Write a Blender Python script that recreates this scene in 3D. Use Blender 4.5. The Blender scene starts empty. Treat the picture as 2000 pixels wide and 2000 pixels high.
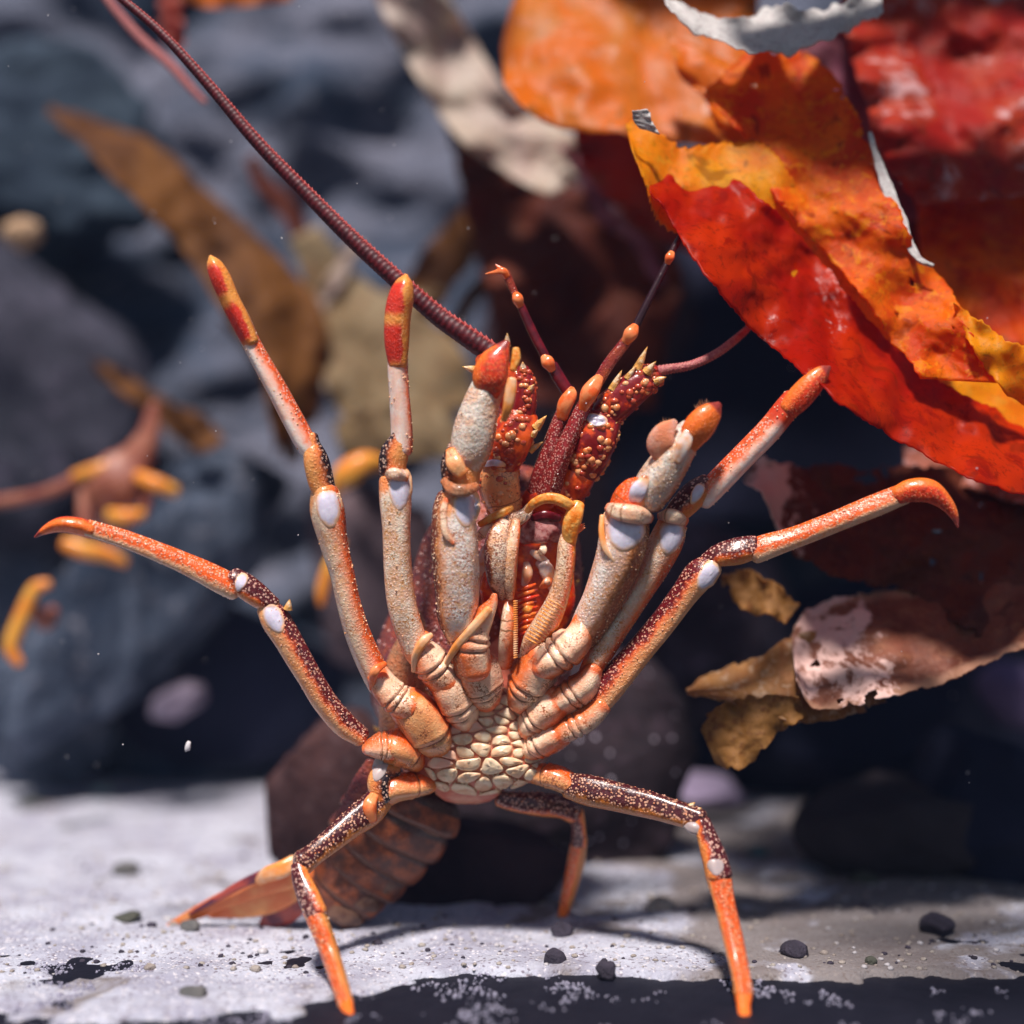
import bpy, bmesh, math, random
from mathutils import Vector, noise, Matrix
from mathutils.bvhtree import BVHTree
C = bpy.context
scene = C.scene
COL = scene.collection
R = random.Random(7)
PI = math.pi

# ------------------------------------------------------------ camera, world, sun, exposure
CAM_H = 0.265          # camera height above the sand, metres
FP = 2000 * 50 / 36.0  # focal length in photo pixels
cam_d = bpy.data.cameras.new('camera'); cam = bpy.data.objects.new('camera', cam_d); COL.objects.link(cam)
cam.location = (0, 0, CAM_H); cam.rotation_euler = (PI / 2, 0, 0)
cam_d.lens = 50; cam_d.sensor_width = 36; cam_d.clip_start = 0.01; cam_d.clip_end = 50
cam_d.dof.use_dof = True; cam_d.dof.focus_distance = 0.838; cam_d.dof.aperture_fstop = 1.35
scene.camera = cam
SUN_EL, SUN_AZ = math.radians(63), math.radians(193)     # azimuth clockwise from +Y; 180 = behind the camera
w = bpy.data.worlds.new('World'); scene.world = w; w.use_nodes = True
wn = w.node_tree; bg = wn.nodes['Background']
sky = wn.nodes.new('ShaderNodeTexSky'); sky.sky_type = 'NISHITA'; sky.sun_disc = False
sky.sun_elevation = SUN_EL; sky.sun_rotation = SUN_AZ
wn.links.new(sky.outputs[0], bg.inputs[0]); bg.inputs[1].default_value = 0.05
sl = bpy.data.lights.new('sun', 'SUN'); sl.energy = 5.0; sl.angle = math.radians(7); sl.color = (1, .91, .86)
sun = bpy.data.objects.new('sun', sl); COL.objects.link(sun)
sd = Vector((math.sin(SUN_AZ) * math.cos(SUN_EL), math.cos(SUN_AZ) * math.cos(SUN_EL), math.sin(SUN_EL)))
sun.rotation_euler = sd.to_track_quat('Z', 'Y').to_euler(); sun.location = sd * 3
scene.view_settings.view_transform = 'Standard'; scene.view_settings.look = 'None'
scene.view_settings.exposure = 0.28; scene.view_settings.gamma = 1
scene.render.engine = 'CYCLES'

# ------------------------------------------------------------ helpers
def P(x, y, d):
    "point that the photograph shows at pixel (x, y), d metres from the lens plane"
    return Vector(((x - 1000) * d / FP, d, CAM_H - (y - 1000) * d / FP))
def S(r, d=0.84): return r * d / FP
def nz(v, s=1.0, o=0.0): return noise.noise(Vector(v) * s + Vector((o, o * 1.7, -o)))
def fbm(v, s, oct=4, o=0.0):
    a, t, f = 1.0, 0.0, s
    for _ in range(oct):
        t += a * noise.noise(Vector(v) * f + Vector((o, -o, o * 2))); a *= .5; f *= 2.05
    return t
def tag(o, label=None, cat=None, group=None, kind=None):
    if label: o['label'] = label
    if cat: o['category'] = cat
    if group: o['group'] = group
    if kind: o['kind'] = kind
    return o
def empty(name, loc):
    o = bpy.data.objects.new(name, None); COL.objects.link(o); o.location = loc
    o.empty_display_size = .02
    return o
def world_loc(o):
    v = Vector((0, 0, 0))
    while o is not None: v = v + o.location; o = o.parent
    return v
def link(name, verts, faces, mats, parent=None, uvs=None, smooth=True, origin=None, fmat=None):
    "one mesh object from world-space vertices"
    if not isinstance(mats, (list, tuple)): mats = [mats]
    if origin is None:
        if parent is not None: origin = world_loc(parent)
        else:
            n = len(verts)
            origin = Vector((sum(v[0] for v in verts) / n, sum(v[1] for v in verts) / n, min(v[2] for v in verts)))
    me = bpy.data.meshes.new(name)
    me.from_pydata([tuple(Vector(v) - origin) for v in verts], [], faces)
    for m in mats: me.materials.append(m)
    if uvs is not None:
        uv = me.uv_layers.new(name='UVMap')
        for li, l in enumerate(me.loops): uv.data[li].uv = uvs[li]
    if smooth: me.polygons.foreach_set('use_smooth', [True] * len(me.polygons))
    if fmat is not None: me.polygons.foreach_set('material_index', fmat)
    me.update()
    o = bpy.data.objects.new(name, me); COL.objects.link(o)
    if parent is not None:
        o.parent = parent; o.location = origin - world_loc(parent)
    else: o.location = origin
    return o
def cr(p0, p1, p2, p3, t):
    return [0.5 * (2 * b + (c - a) * t + (2 * a - 5 * b + 4 * c - d) * t * t + (3 * b - a - 3 * c + d) * t ** 3)
            for a, b, c, d in zip(p0, p1, p2, p3)]
def spline(pts, n):
    out = []
    k = len(pts)
    for i in range(k - 1):
        p0 = pts[i - 1] if i else [2 * a - b for a, b in zip(pts[0], pts[1])]
        p3 = pts[i + 2] if i + 2 < k else [2 * a - b for a, b in zip(pts[-1], pts[-2])]
        for j in range(n): out.append(cr(p0, pts[i], pts[i + 1], p3, j / n))
    out.append(list(pts[-1]))
    return out
class MB:
    "collects geometry that becomes ONE mesh object"
    def __init__(s): s.v = []; s.f = []; s.uv = []; s.m = []
    def add(s, v, f, uv=None, mi=0):
        b = len(s.v); s.v += v
        for i, q in enumerate(f):
            s.f.append([a + b for a in q]); s.m.append(mi)
            s.uv += (uv[i] if uv else [(0, 0)] * len(q))
    def build(s, name, mats, parent=None, smooth=True, origin=None):
        return link(name, s.v, s.f, mats, parent, s.uv, smooth, origin, s.m)
def tube(mb, pts, flat=1.0, dside=(0, 0), dback=1.0, n=9, sides=26, mi=0, wob=.035, cap=(1, 1), rmod=None, ridge=0.0, capk=.6, grooves=(), facet=.065):
    "loft through (x, y, d, r) pixels; u = .5 is the dorsal side"
    pts = [list(p) for p in pts]
    sp = spline(pts, n)
    c = [P(p[0], p[1], p[2]) for p in sp]; rr = [max(.2, p[3]) * p[2] / FP for p in sp]
    N = len(c)
    rings = []; acc = 0; L = sum((c[i + 1] - c[i]).length for i in range(N - 1)) or 1e-6
    frames = []
    for i in range(N):
        t = (c[min(i + 1, N - 1)] - c[max(i - 1, 0)]).normalized()
        view = Vector((0, -1, 0))
        A = view.cross(t)          # right-hand side of travel seen from the camera
        A = (-A) if A.length > 1e-6 else Vector((1, 0, 0))
        A.normalize()
        B = A.cross(t).normalized()
        if B.y > 0: B = -B
        frames.append((t, A, B))
    t0, A0, B0 = frames[N // 2]
    dv = Vector((dside[0], dback, -dside[1]))
    th0 = math.atan2(dv.dot(B0), dv.dot(A0))
    def ring(ci, r, fr, v):
        t, A, B = fr
        o = []
        for k in range(sides):
            th = 2 * PI * k / sides
            q = r * (1 + wob * noise.noise(ci * 60 + Vector((math.cos(th), math.sin(th), 0))))
            if facet: q *= 1 + facet * math.cos(3 * (th - th0)) + facet * .5 * math.cos(5 * (th - th0) + v * 2) 
            if rmod: q *= rmod(v, th)
            for gv in grooves: q *= 1 - .10 * math.exp(-((v - gv) / .022) ** 2) + .05 * math.exp(-((v - gv - .06) / .04) ** 2)
            if ridge: q *= 1 + ridge * max(0, math.cos(th - th0)) ** 6
            o.append(ci + A * (math.cos(th) * q) + B * (math.sin(th) * q * flat))
        rings.append((o, v))
    if cap[0]:
        for a in (88, 66, 44, 22):
            a = math.radians(a); ring(c[0] - frames[0][0] * rr[0] * capk * math.sin(a), rr[0] * math.cos(a), frames[0], 0)
    for i in range(N):
        if i: acc += (c[i] - c[i - 1]).length
        ring(c[i], rr[i], frames[i], acc / L)
    if cap[1]:
        for a in (22, 44, 66, 88):
            a = math.radians(a); ring(c[-1] + frames[-1][0] * rr[-1] * capk * math.sin(a), rr[-1] * math.cos(a), frames[-1], 1)
    v = [q for r_, _ in rings for q in r_]; f = []; uv = []
    for i in range(len(rings) - 1):
        for k in range(sides):
            k2 = (k + 1) % sides
            f.append([i * sides + k, i * sides + k2, (i + 1) * sides + k2, (i + 1) * sides + k])
            u0 = ((2 * PI * k / sides - th0) / (2 * PI) + .5) % 1.0; u1 = u0 + 1 / sides
            uv.append([(u0, rings[i][1]), (u1, rings[i][1]), (u1, rings[i + 1][1]), (u0, rings[i + 1][1])])
    f.append(list(range(sides))[::-1]); uv.append([(0, 0)] * sides)
    f.append([(len(rings) - 1) * sides + k for k in range(sides)]); uv.append([(0, 1)] * sides)
    mb.add(v, f, uv, mi)
    return c, rr, frames
def seg(name, pts, mat, parent, **k):
    mb = MB(); tube(mb, pts, **k)
    return mb.build(name, mat, parent)
def blob(mb, c, rx, ry, rz, rot=0.0, mi=0, seg_=10, rings=6, seed=0, rough=0.0):
    "ellipsoid: rx across, ry towards the viewer, rz up; rot turns it in the picture plane"
    v = []; f = []
    M = Matrix.Rotation(rot, 3, 'Y')
    for i in range(1, rings):
        a = PI * i / rings
        for k in range(seg_):
            b = 2 * PI * k / seg_
            p = Vector((math.sin(a) * math.cos(b) * rx, math.sin(a) * math.sin(b) * ry, math.cos(a) * rz))
            if rough: p *= 1 + rough * noise.noise(Vector((p.x / rx, p.y / ry, p.z / rz)) * 1.3 + Vector((seed, seed, 0)))
            v.append(c + M @ p)
    n = len(v); v.append(c + M @ Vector((0, 0, rz))); v.append(c + M @ Vector((0, 0, -rz)))
    for i in range(rings - 2):
        for k in range(seg_):
            k2 = (k + 1) % seg_
            f.append([i * seg_ + k, (i + 1) * seg_ + k, (i + 1) * seg_ + k2, i * seg_ + k2])
    for k in range(seg_):
        k2 = (k + 1) % seg_
        f.append([n, k, k2]); f.append([n + 1, (rings - 2) * seg_ + k2, (rings - 2) * seg_ + k])
    mb.add(v, f, None, mi)
def cone(mb, b, tip, r, mi=0, sides=8):
    b = Vector(b); tip = Vector(tip); t = (tip - b).normalized()
    A = t.orthogonal().normalized(); B = t.cross(A)
    v = []
    for q, s in ((0, 1), (.5, .62), (.85, .22)):
        for k in range(sides):
            th = 2 * PI * k / sides; v.append(b.lerp(tip, q) + (A * math.cos(th) + B * math.sin(th)) * r * s)
    v.append(tip); f = []; uv = []
    for i in range(2):
        for k in range(sides):
            k2 = (k + 1) % sides
            f.append([i * sides + k, i * sides + k2, (i + 1) * sides + k2, (i + 1) * sides + k]); uv.append([(.5, i / 3)] * 2 + [(.5, (i + 1) / 3)] * 2)
    for k in range(sides):
        f.append([2 * sides + k, 2 * sides + (k + 1) % sides, 3 * sides]); uv.append([(.5, .8), (.5, .8), (.5, 1)])
    mb.add(v, f, uv, mi)

# ------------------------------------------------------------ node helper
class NT:
    def __init__(s, name):
        s.m = bpy.data.materials.new(name); s.m.use_nodes = True
        s.t = s.m.node_tree; s.t.nodes.clear()
        s.out = s.t.nodes.new('ShaderNodeOutputMaterial')
    def n(s, typ, **k):
        nd = s.t.nodes.new(typ)
        for a, b in k.items(): setattr(nd, a, b)
        return nd
    def set(s, sock, v):
        if isinstance(v, bpy.types.NodeSocket): s.t.links.new(v, sock)
        elif v is not None:
            if hasattr(sock, 'default_value'):
                try: sock.default_value = v
                except Exception: sock.default_value = (v[0], v[1], v[2], 1)
    def coord(s, which='Object'): return s.n('ShaderNodeTexCoord').outputs[which]
    def noise(s, co, scale, detail=3, rough=.5, dist=0, out=0):
        nd = s.n('ShaderNodeTexNoise'); s.set(nd.inputs['Vector'], co); nd.inputs['Scale'].default_value = scale
        nd.inputs['Detail'].default_value = detail; nd.inputs['Roughness'].default_value = rough; nd.inputs['Distortion'].default_value = dist
        return nd.outputs[out]
    def vor(s, co, scale, feature='F1', rand=1, out='Distance'):
        nd = s.n('ShaderNodeTexVoronoi', feature=feature); s.set(nd.inputs['Vector'], co); nd.inputs['Scale'].default_value = scale
        nd.inputs['Randomness'].default_value = rand
        return nd.outputs[out]
    def math(s, op, a, b=None, c=None, clamp=False):
        nd = s.n('ShaderNodeMath', operation=op, use_clamp=clamp); s.set(nd.inputs[0], a)
        if b is not None: s.set(nd.inputs[1], b)
        if c is not None: s.set(nd.inputs[2], c)
        return nd.outputs[0]
    def ramp(s, x, a, b, lo=0.0, hi=1.0):
        nd = s.n('ShaderNodeMapRange', interpolation_type='SMOOTHSTEP'); s.set(nd.inputs[0], x)
        nd.inputs[1].default_value = a; nd.inputs[2].default_value = b; nd.inputs[3].default_value = lo; nd.inputs[4].default_value = hi
        return nd.outputs[0]
    def mix(s, f, a, b):
        nd = s.n('ShaderNodeMix', data_type='RGBA'); s.set(nd.inputs[0], f)
        for i, q in ((6, a), (7, b)):
            if isinstance(q, bpy.types.NodeSocket): s.t.links.new(q, nd.inputs[i])
            else: nd.inputs[i].default_value = (q[0], q[1], q[2], 1)
        return nd.outputs[2]
    def bump(s, h, strength=.5, dist=.001, normal=None):
        nd = s.n('ShaderNodeBump'); s.set(nd.inputs['Height'], h); nd.inputs['Strength'].default_value = strength
        nd.inputs['Distance'].default_value = dist
        if normal is not None: s.set(nd.inputs['Normal'], normal)
        return nd.outputs[0]
    def bsdf(s, col, rough=.5, spec=.5, normal=None, sss=0, coat=0, final=True):
        nd = s.n('ShaderNodeBsdfPrincipled'); s.set(nd.inputs['Base Color'], col); s.set(nd.inputs['Roughness'], rough)
        nd.inputs['Specular IOR Level'].default_value = spec
        if sss:
            nd.inputs['Subsurface Weight'].default_value = sss; nd.inputs['Subsurface Scale'].default_value = .004
            nd.inputs['Subsurface Radius'].default_value = (1, .35, .15)
        if coat: nd.inputs['Coat Weight'].default_value = coat; nd.inputs['Coat Roughness'].default_value = .15
        if normal is not None: s.set(nd.inputs['Normal'], normal)
        if final: s.t.links.new(nd.outputs[0], s.out.inputs[0])
        return nd.outputs[0]

# palette (real base colours)
CREAM = (.90, .66, .46); WHITE = (.94, .84, .76); ORANGE = (.93, .11, .005); AMBER = (.82, .27, .03)
RED = (.55, .035, .01); MAROON = (.10, .006, .012); BLACKISH = (.018, .006, .010); LAV = (.52, .50, .68)
BROWN = (.30, .10, .03); PINK = (.72, .30, .22)
def shell(name, ventral=CREAM, dorsal=ORANGE, dot=WHITE, w=.17, dots=1.0, speck=None, speck_amt=.5, sc=620, rough=.3,
          bands=(), edge=ORANGE, edge_w=0.0, bumpk=.5, soft=.05, ends=None, cells=.5):
    t = NT(name); co = t.coord()
    sep = t.n('ShaderNodeSeparateXYZ'); t.set(sep.inputs[0], t.coord('UV')); u, v = sep.outputs[0], sep.outputs[1]
    n1 = t.noise(co, 110, 4); n2 = t.noise(co, 420, 3)
    a = t.math('ABSOLUTE', t.math('SUBTRACT', u, .5))
    a = t.math('ADD', a, t.math('MULTIPLY', t.math('SUBTRACT', n1, .5), .22))
    a = t.math('ADD', a, t.math('MULTIPLY', t.math('SUBTRACT', n2, .5), .12))
    dm = t.ramp(a, w + soft, w - soft)                 # 1 on the dorsal side
    vd = t.vor(co, sc); dt = t.ramp(vd, .42, .30)
    vs = t.vor(co, sc * 1.7); dts = t.ramp(vs, .40, .28)
    ven = t.mix(t.ramp(n1, .35, .7), ventral, tuple(c * .62 + o * .38 for c, o in zip(ventral, (.95, .22, .04))))
    if speck is not None:
        q = t.math('MULTIPLY', t.ramp(t.noise(co, 760, 3, .6, .6), .50, .58), t.ramp(t.noise(co, 95, 2), .56 - .3 * speck_amt, .72 - .3 * speck_amt))
        ven = t.mix(q, ven, speck)
    ven = t.mix(t.math('MULTIPLY', t.math('MULTIPLY', t.ramp(vd, .46, .62), t.ramp(n1, .40, .60)), cells), ven, tuple(c * k for c, k in zip(ventral, (.86, .56, .30))))
    ven = t.mix(t.math('MULTIPLY', t.ramp(vd, .26, .14), cells * .9), ven, tuple(min(.9, c * 1.15 + .05) for c in ventral))
    col = ven
    if ends:
        e_ = t.math('ADD', t.math('ABSOLUTE', t.math('SUBTRACT', v, .5)), t.math('MULTIPLY', t.math('SUBTRACT', n1, .5), .35))
        col = t.mix(t.math('MULTIPLY', t.ramp(e_, .36, .50), .9), col, ends)
    if edge_w:
        em = t.ramp(a, w + edge_w, w - .02); col = t.mix(em, col, edge)
    dor = t.mix(t.ramp(n2, .4, .65), dorsal, tuple(c * .6 for c in dorsal))
    dor = t.mix(t.math('MULTIPLY', dt, .8 * dots), dor, dot)
    col = t.mix(dm, col, dor)
    vv = t.math('ADD', v, t.math('MULTIPLY', t.math('SUBTRACT', n1, .5), .10))
    for (v0, v1, bc, u0, u1) in bands:                    # coloured patches, a < u1 and a > u0
        s_ = .05 if v1 - v0 > .05 else .008
        k = t.math('MULTIPLY', t.ramp(vv, v0 - s_, v0 + s_), t.ramp(vv, v1 + s_, v1 - s_))
        k = t.math('MULTIPLY', k, t.math('MULTIPLY', t.ramp(a, u0 - .03, u0 + .03), t.ramp(a, u1 + .03, u1 - .03)))
        col = t.mix(k, col, t.mix(t.math('MULTIPLY', dt, .55 * dots), bc, dot) if sum(bc) < .3 else bc)
    h = t.math('ADD', t.math('MULTIPLY', dt, .8), t.math('MULTIPLY', n2, .7))
    h = t.math('ADD', h, t.math('MULTIPLY', dts, .3))
    t.bsdf(col, rough, .55, t.bump(h, bumpk * 1.2, .0012), sss=.18, coat=.4)
    return t.m
def plain(name, col, col2=None, sc=120, rough=.35, bumpk=.25, bs=300, sss=0.1, coat=.2, th=(.4, .62)):
    t = NT(name); co = t.coord(); n1 = t.noise(co, sc, 4, .6)
    c = t.mix(t.ramp(n1, *th), col, col2 if col2 else tuple(a * .75 for a in col))
    t.bsdf(c, rough, .5, t.bump(t.noise(co, bs, 4, .6), bumpk, .001), sss=sss, coat=coat)
    return t.m

M_ = {}
M_['upleg_white'] = shell('speckled_white_shell', WHITE, (.24, .06, .04), CREAM, .15, .8, speck=(.46, .12, .04), speck_amt=.6, edge=(.85, .30, .08), edge_w=.15, sc=560, ends=(.9, .32, .10), cells=.7)
M_['upleg_cream'] = shell('cream_shell', (.93, .76, .60), ORANGE, CREAM, .20, .8, speck=(.60, .26, .08), speck_amt=.5, edge=(.92, .20, .03), edge_w=.19, ends=(.9, .26, .06))
M_['upleg_orange'] = shell('cream_orange_shell', (.92, .68, .48), ORANGE, CREAM, .20, .9, speck=(.6, .24, .08), speck_amt=.35, edge=(.94, .14, .02), edge_w=.20, ends=(.80, .30, .08))
M_['upleg_maroon'] = shell('maroon_backed_shell', (.90, .46, .22), (.15, .008, .012), (.78, .40, .28), .17, 1, edge=ORANGE, edge_w=.10, sc=520)
M_['upleg_dark'] = shell('dark_spotted_shell', (.70, .26, .05), (.075, .006, .008), (.74, .40, .26), .27, 1, edge=AMBER, edge_w=.05, sc=520)
M_['brown_right'] = shell('brown_pebbled_shell', WHITE, (.36, .10, .03), (.66, .34, .16), .22, .8, speck=(.6, .28, .1), speck_amt=.35, edge=(.86, .30, .08), edge_w=.16, sc=480)
M_['shin'] = shell('pale_shin_shell', (.94, .80, .72), (.92, .13, .03), (.90, .60, .50), .19, .9, edge=(.92, .26, .12), edge_w=.14, bumpk=.15, cells=.12)
M_['shin_band'] = shell('pale_shin_shell_with_red_end', (.94, .80, .72), (.92, .13, .03), (.90, .60, .50), .18, .9, edge=(.92, .26, .12), edge_w=.12, bumpk=.15, cells=.12, bands=((.78, 1.3, (.62, .05, .01), 0.0, .6),))
M_['shin_orange'] = shell('orange_shin_shell', (.92, .58, .36), (.94, .13, .01), (.86, .55, .38), .24, 1, edge=ORANGE, edge_w=.06)
M_['shin_foot'] = shell('deep_orange_shin', (.72, .30, .08), (.78, .11, .01), (.85, .42, .22), .30, .8, edge=ORANGE, edge_w=.1)
M_['shin_rough'] = shell('rough_white_shin', (.80, .72, .62), (.70, .22, .08), (.8, .6, .5), .12, .8, speck=(.62, .28, .12), speck_amt=.4, bumpk=1.0, sc=480, edge=(.9, .34, .16), edge_w=.12)
M_['knee'] = shell('orange_knee_with_dark_patch', (.80, .34, .10), BLACKISH, (.74, .48, .36), .13, 1, edge=(.75, .16, .03), edge_w=.14, sc=520)
M_['knee_dark'] = shell('dark_spotted_knee', (.78, .28, .06), (.10, .006, .008), (.80, .48, .38), .28, 1, edge=ORANGE, edge_w=.08, sc=520)
M_['tip'] = shell('orange_claw_tip', (.95, .18, .01), (.85, .05, .004), (.9, .40, .1), .22, .4, bands=((.86, 1.4, (.30, .03, .02), 0, .6),), rough=.4)
M_['tip_red'] = shell('orange_tip_with_red_blotches', (.92, .36, .06), (.9, .20, .02), (.9, .5, .2), .1, .2, bands=((.02, .44, (.72, .025, .006), .30, .6), (.56, .90, (.72, .03, .006), .33, .6)), rough=.4)
M_['base'] = shell('cream_leg_base', (.93, .68, .48), (.62, .12, .02), CREAM, .20, .3, speck=(.34, .12, .05), speck_amt=.32, edge=(.92, .18, .03), edge_w=.20, bumpk=.3, soft=.08, ends=(.90, .14, .02), cells=.15, bands=((.27, .29, (.32, .12, .05), 0, .6), (.40, .42, (.34, .14, .06), 0, .6)))
M_['base_orange'] = shell('orange_tinged_leg_base', (.84, .42, .18), ORANGE, CREAM, .20, .3, speck=(.34, .10, .04), speck_amt=.4, edge=ORANGE, edge_w=.16, bumpk=.3, soft=.09, ends=(.80, .20, .02), cells=.15, bands=((.30, .32, (.34, .10, .03), 0, .6),))
def membrane_mat():
    t = NT('milky_lavender_membrane'); co = t.coord(); sp = t.n('ShaderNodeSeparateXYZ'); t.set(sp.inputs[0], t.coord('UV'))
    n = t.noise(co, 140, 4, .6); m2 = t.noise(co, 420, 3, .6)
    c = t.mix(t.ramp(n, .35, .65), (.72, .68, .80), (.58, .54, .66))
    v = t.math('ADD', sp.outputs[1], t.math('MULTIPLY', t.math('SUBTRACT', n, .5), .5))
    c = t.mix(t.ramp(v, .62, .92), c, (.88, .50, .28)); c = t.mix(t.ramp(v, .95, 1.05), c, (.45, .14, .05))
    t.bsdf(c, .22, .5, t.bump(m2, .25, .001), sss=.15, coat=.5); return t.m
M_['membrane'] = membrane_mat()
M_['membrane_grey'] = plain('grey_fold_membrane', (.52, .42, .40), (.42, .34, .34), 60, .3, .15, 200)
M_['flap'] = plain('fuzzy_salmon_flap', (.78, .26, .12), (.72, .36, .26), 90, .6, .8, 900, .5, 0)
M_['tubercle'] = plain('pale_tubercle', (.90, .66, .46), (.86, .40, .16), 200, .25, .1, sss=0, coat=.4)
M_['tubercle_dark'] = plain('pink_tubercle', (.82, .44, .32), (.78, .26, .10), 200, .25, .1, sss=0, coat=.4)
M_['horn'] = plain('amber_horn', (.86, .30, .06), (.86, .52, .30), 60, .3, .2)
M_['sternum'] = plain('sternum_flesh', (.60, .15, .09), (.70, .30, .18), 90, .4, .6, 260)
M_['plate'] = plain('cream_sternum_plate', (.88, .68, .46), (.80, .48, .28), 140, .35, .3, 320)
M_['plate_pink'] = plain('pink_sternum_plate', (.86, .44, .30), (.84, .54, .38), 90, .35, .3, 320)
M_['mouth'] = plain('red_mouth_flesh', (.60, .03, .006), (.85, .14, .01), 160, .25, .9, 240, .2, .6)
M_['tooth'] = plain('glossy_white_mandible', (.85, .68, .60), (.85, .40, .20), 120, .15, .2, 240, .2, .8)
M_['pinkplate'] = plain('pink_mouth_plate', (.55, .26, .24), (.30, .06, .06), 260, .3, .5, 260)
M_['palp'] = plain('amber_palp', (.86, .22, .01), (.84, .42, .10), 260, .4, .9)
M_['maxil'] = shell('speckled_mouth_leg', (.88, .66, .46), AMBER, CREAM, .10, .5, speck=(.40, .13, .05), speck_amt=.7, edge=ORANGE, edge_w=.17, sc=560)
M_['maxil_dark'] = shell('streaked_mouth_leg', (.88, .70, .54), (.14, .02, .02), CREAM, .09, .3, speck=(.30, .10, .06), speck_amt=.9, edge=AMBER, edge_w=.03, sc=700)
M_['maroon'] = shell('maroon_antennule_shell', (.20, .008, .012), (.30, .02, .02), (.72, .36, .30), .3, .9, sc=700, rough=.2, bumpk=.7)
M_['maroon_dark'] = plain('dark_maroon_shell', (.16, .006, .012), (.07, .003, .008), 90, .25, .3, 300)
M_['joint'] = plain('orange_joint_bead', (.88, .28, .10), (.85, .13, .02), 140, .25, .1)
M_['joint_black'] = plain('black_antennule_tip', (.03, .004, .008), None, 90, .3)
M_['pedun'] = plain('orange_antenna_base', (.85, .11, .01), (.36, .015, .008), 100, .28, .5, 260, .15, .4)
M_['pedun_dark'] = plain('maroon_antenna_base', (.22, .008, .010), (.75, .08, .01), 100, .28, .5, 260, .15, .4, th=(.52, .66))
M_['nod_light'] = plain('amber_nodule', (.84, .40, .18), (.80, .20, .05), 200, .2, .1, sss=.2, coat=.6)
M_['nod_dark'] = plain('red_nodule', (.42, .04, .02), (.60, .12, .04), 200, .2, .1, sss=.2, coat=.6)
M_['spine'] = shell('spine_tip', (.85, .36, .05), (.85, .42, .10), CREAM, .3, .1, bands=((.25, .62, (.86, .66, .45), 0, .6), (.93, 1.5, (.35, .08, .02), 0, .6)))
M_['carap'] = shell('carapace_shell', (.20, .035, .045), (.14, .02, .03), (.50, .22, .16), .3, 1, sc=330, bumpk=1.2, rough=.45)
M_['cheek'] = shell('sandy_cheek_shell', (.44, .20, .10), (.40, .18, .09), (.66, .40, .22), .3, .9, sc=420, bumpk=1.1, rough=.5)
def flag_mat():
    t = NT('ringed_antenna_shell'); co = t.coord(); sep = t.n('ShaderNodeSeparateXYZ'); t.set(sep.inputs[0], t.coord('UV'))
    a = t.math('ABSOLUTE', t.math('SUBTRACT', sep.outputs[0], .5))
    n = t.noise(co, 300, 3)
    c = t.mix(t.ramp(n, .4, .6), (.10, .003, .008), (.05, .002, .006))
    c = t.mix(t.ramp(a, .16, .05), c, (.36, .03, .02))
    # pale rings: sawtooth along the length
    s = t.math('FRACT', t.math('MULTIPLY', sep.outputs[1], 112.0))
    c = t.mix(t.math('MULTIPLY', t.ramp(s, .6, .95), t.ramp(a, .2, .08, .0, .6)), c, (.60, .18, .16))
    t.bsdf(c, .55, .4, t.bump(n, .3, .0006)); return t.m
M_['flag'] = flag_mat()
M_['tooth_pink'] = plain('pink_antenna_tooth', (.50, .10, .09), None, 100, .4)
M_['flag_pink'] = plain('pink_fuzzy_antenna', (.50, .17, .15), (.38, .08, .09), 400, .5, .9, 900)
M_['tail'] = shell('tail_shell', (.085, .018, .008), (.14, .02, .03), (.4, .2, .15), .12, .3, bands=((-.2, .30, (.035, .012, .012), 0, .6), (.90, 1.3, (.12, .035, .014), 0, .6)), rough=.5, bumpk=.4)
M_['tail_flap'] = plain('brown_tail_flap', (.10, .04, .025), (.20, .10, .06), 160, .4, .5)
M_['tailfan'] = plain('orange_tail_blade', (.74, .17, .04), (.80, .32, .10), 40, .3, .3, 200)
M_['tailfan_edge'] = plain('dark_tail_edge', (.12, .02, .04), (.40, .06, .04), 60, .35)

# ============================================================ THE SETTING
def rock_mat(name, a, b, c=None, sc=14, bk=.6, crack=.5, rough=.85, spots=None):
    t = NT(name); co = t.coord(); n1 = t.noise(co, sc, 6, .62, .4); n2 = t.noise(co, sc * 5, 6, .65)
    col = t.mix(t.ramp(n1, .36, .64), a, b)
    if c: col = t.mix(t.math('MULTIPLY', t.ramp(n2, .52, .7), .8), col, c)
    if spots: col = t.mix(t.ramp(t.math('ADD', t.vor(co, 70), t.math('MULTIPLY', n2, .25)), .25, .19), col, spots)
    h = t.math('ADD', n1, t.math('MULTIPLY', n2, .5))
    t.bsdf(col, rough, .3, t.bump(h, bk, .012)); return t.m
RM_blue = rock_mat('blue_grey_rock', (.20, .22, .29), (.40, .38, .45), (.12, .13, .2), 11)
RM_slate = rock_mat('slate_blue_rock', (.12, .15, .22), (.25, .28, .36), (.4, .42, .5), 13)
RM_dark = rock_mat('dark_rock', (.016, .018, .030), (.05, .05, .075), (.09, .08, .12), 9)
RM_navy = rock_mat('navy_black_rock', (.005, .008, .026), (.014, .016, .042), None, 6)
RM_brown = rock_mat('brown_rock', (.035, .014, .016), (.070, .028, .027), (.11, .065, .07), 16)
RM_spot = rock_mat('dark_purple_rock_with_white_spots', (.010, .006, .011), (.026, .015, .021), (.05, .03, .045), 12, spots=(.55, .5, .62))
RM_olive = rock_mat('dim_olive_rock', (.07, .07, .065), (.16, .15, .14), None, 14)

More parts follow.
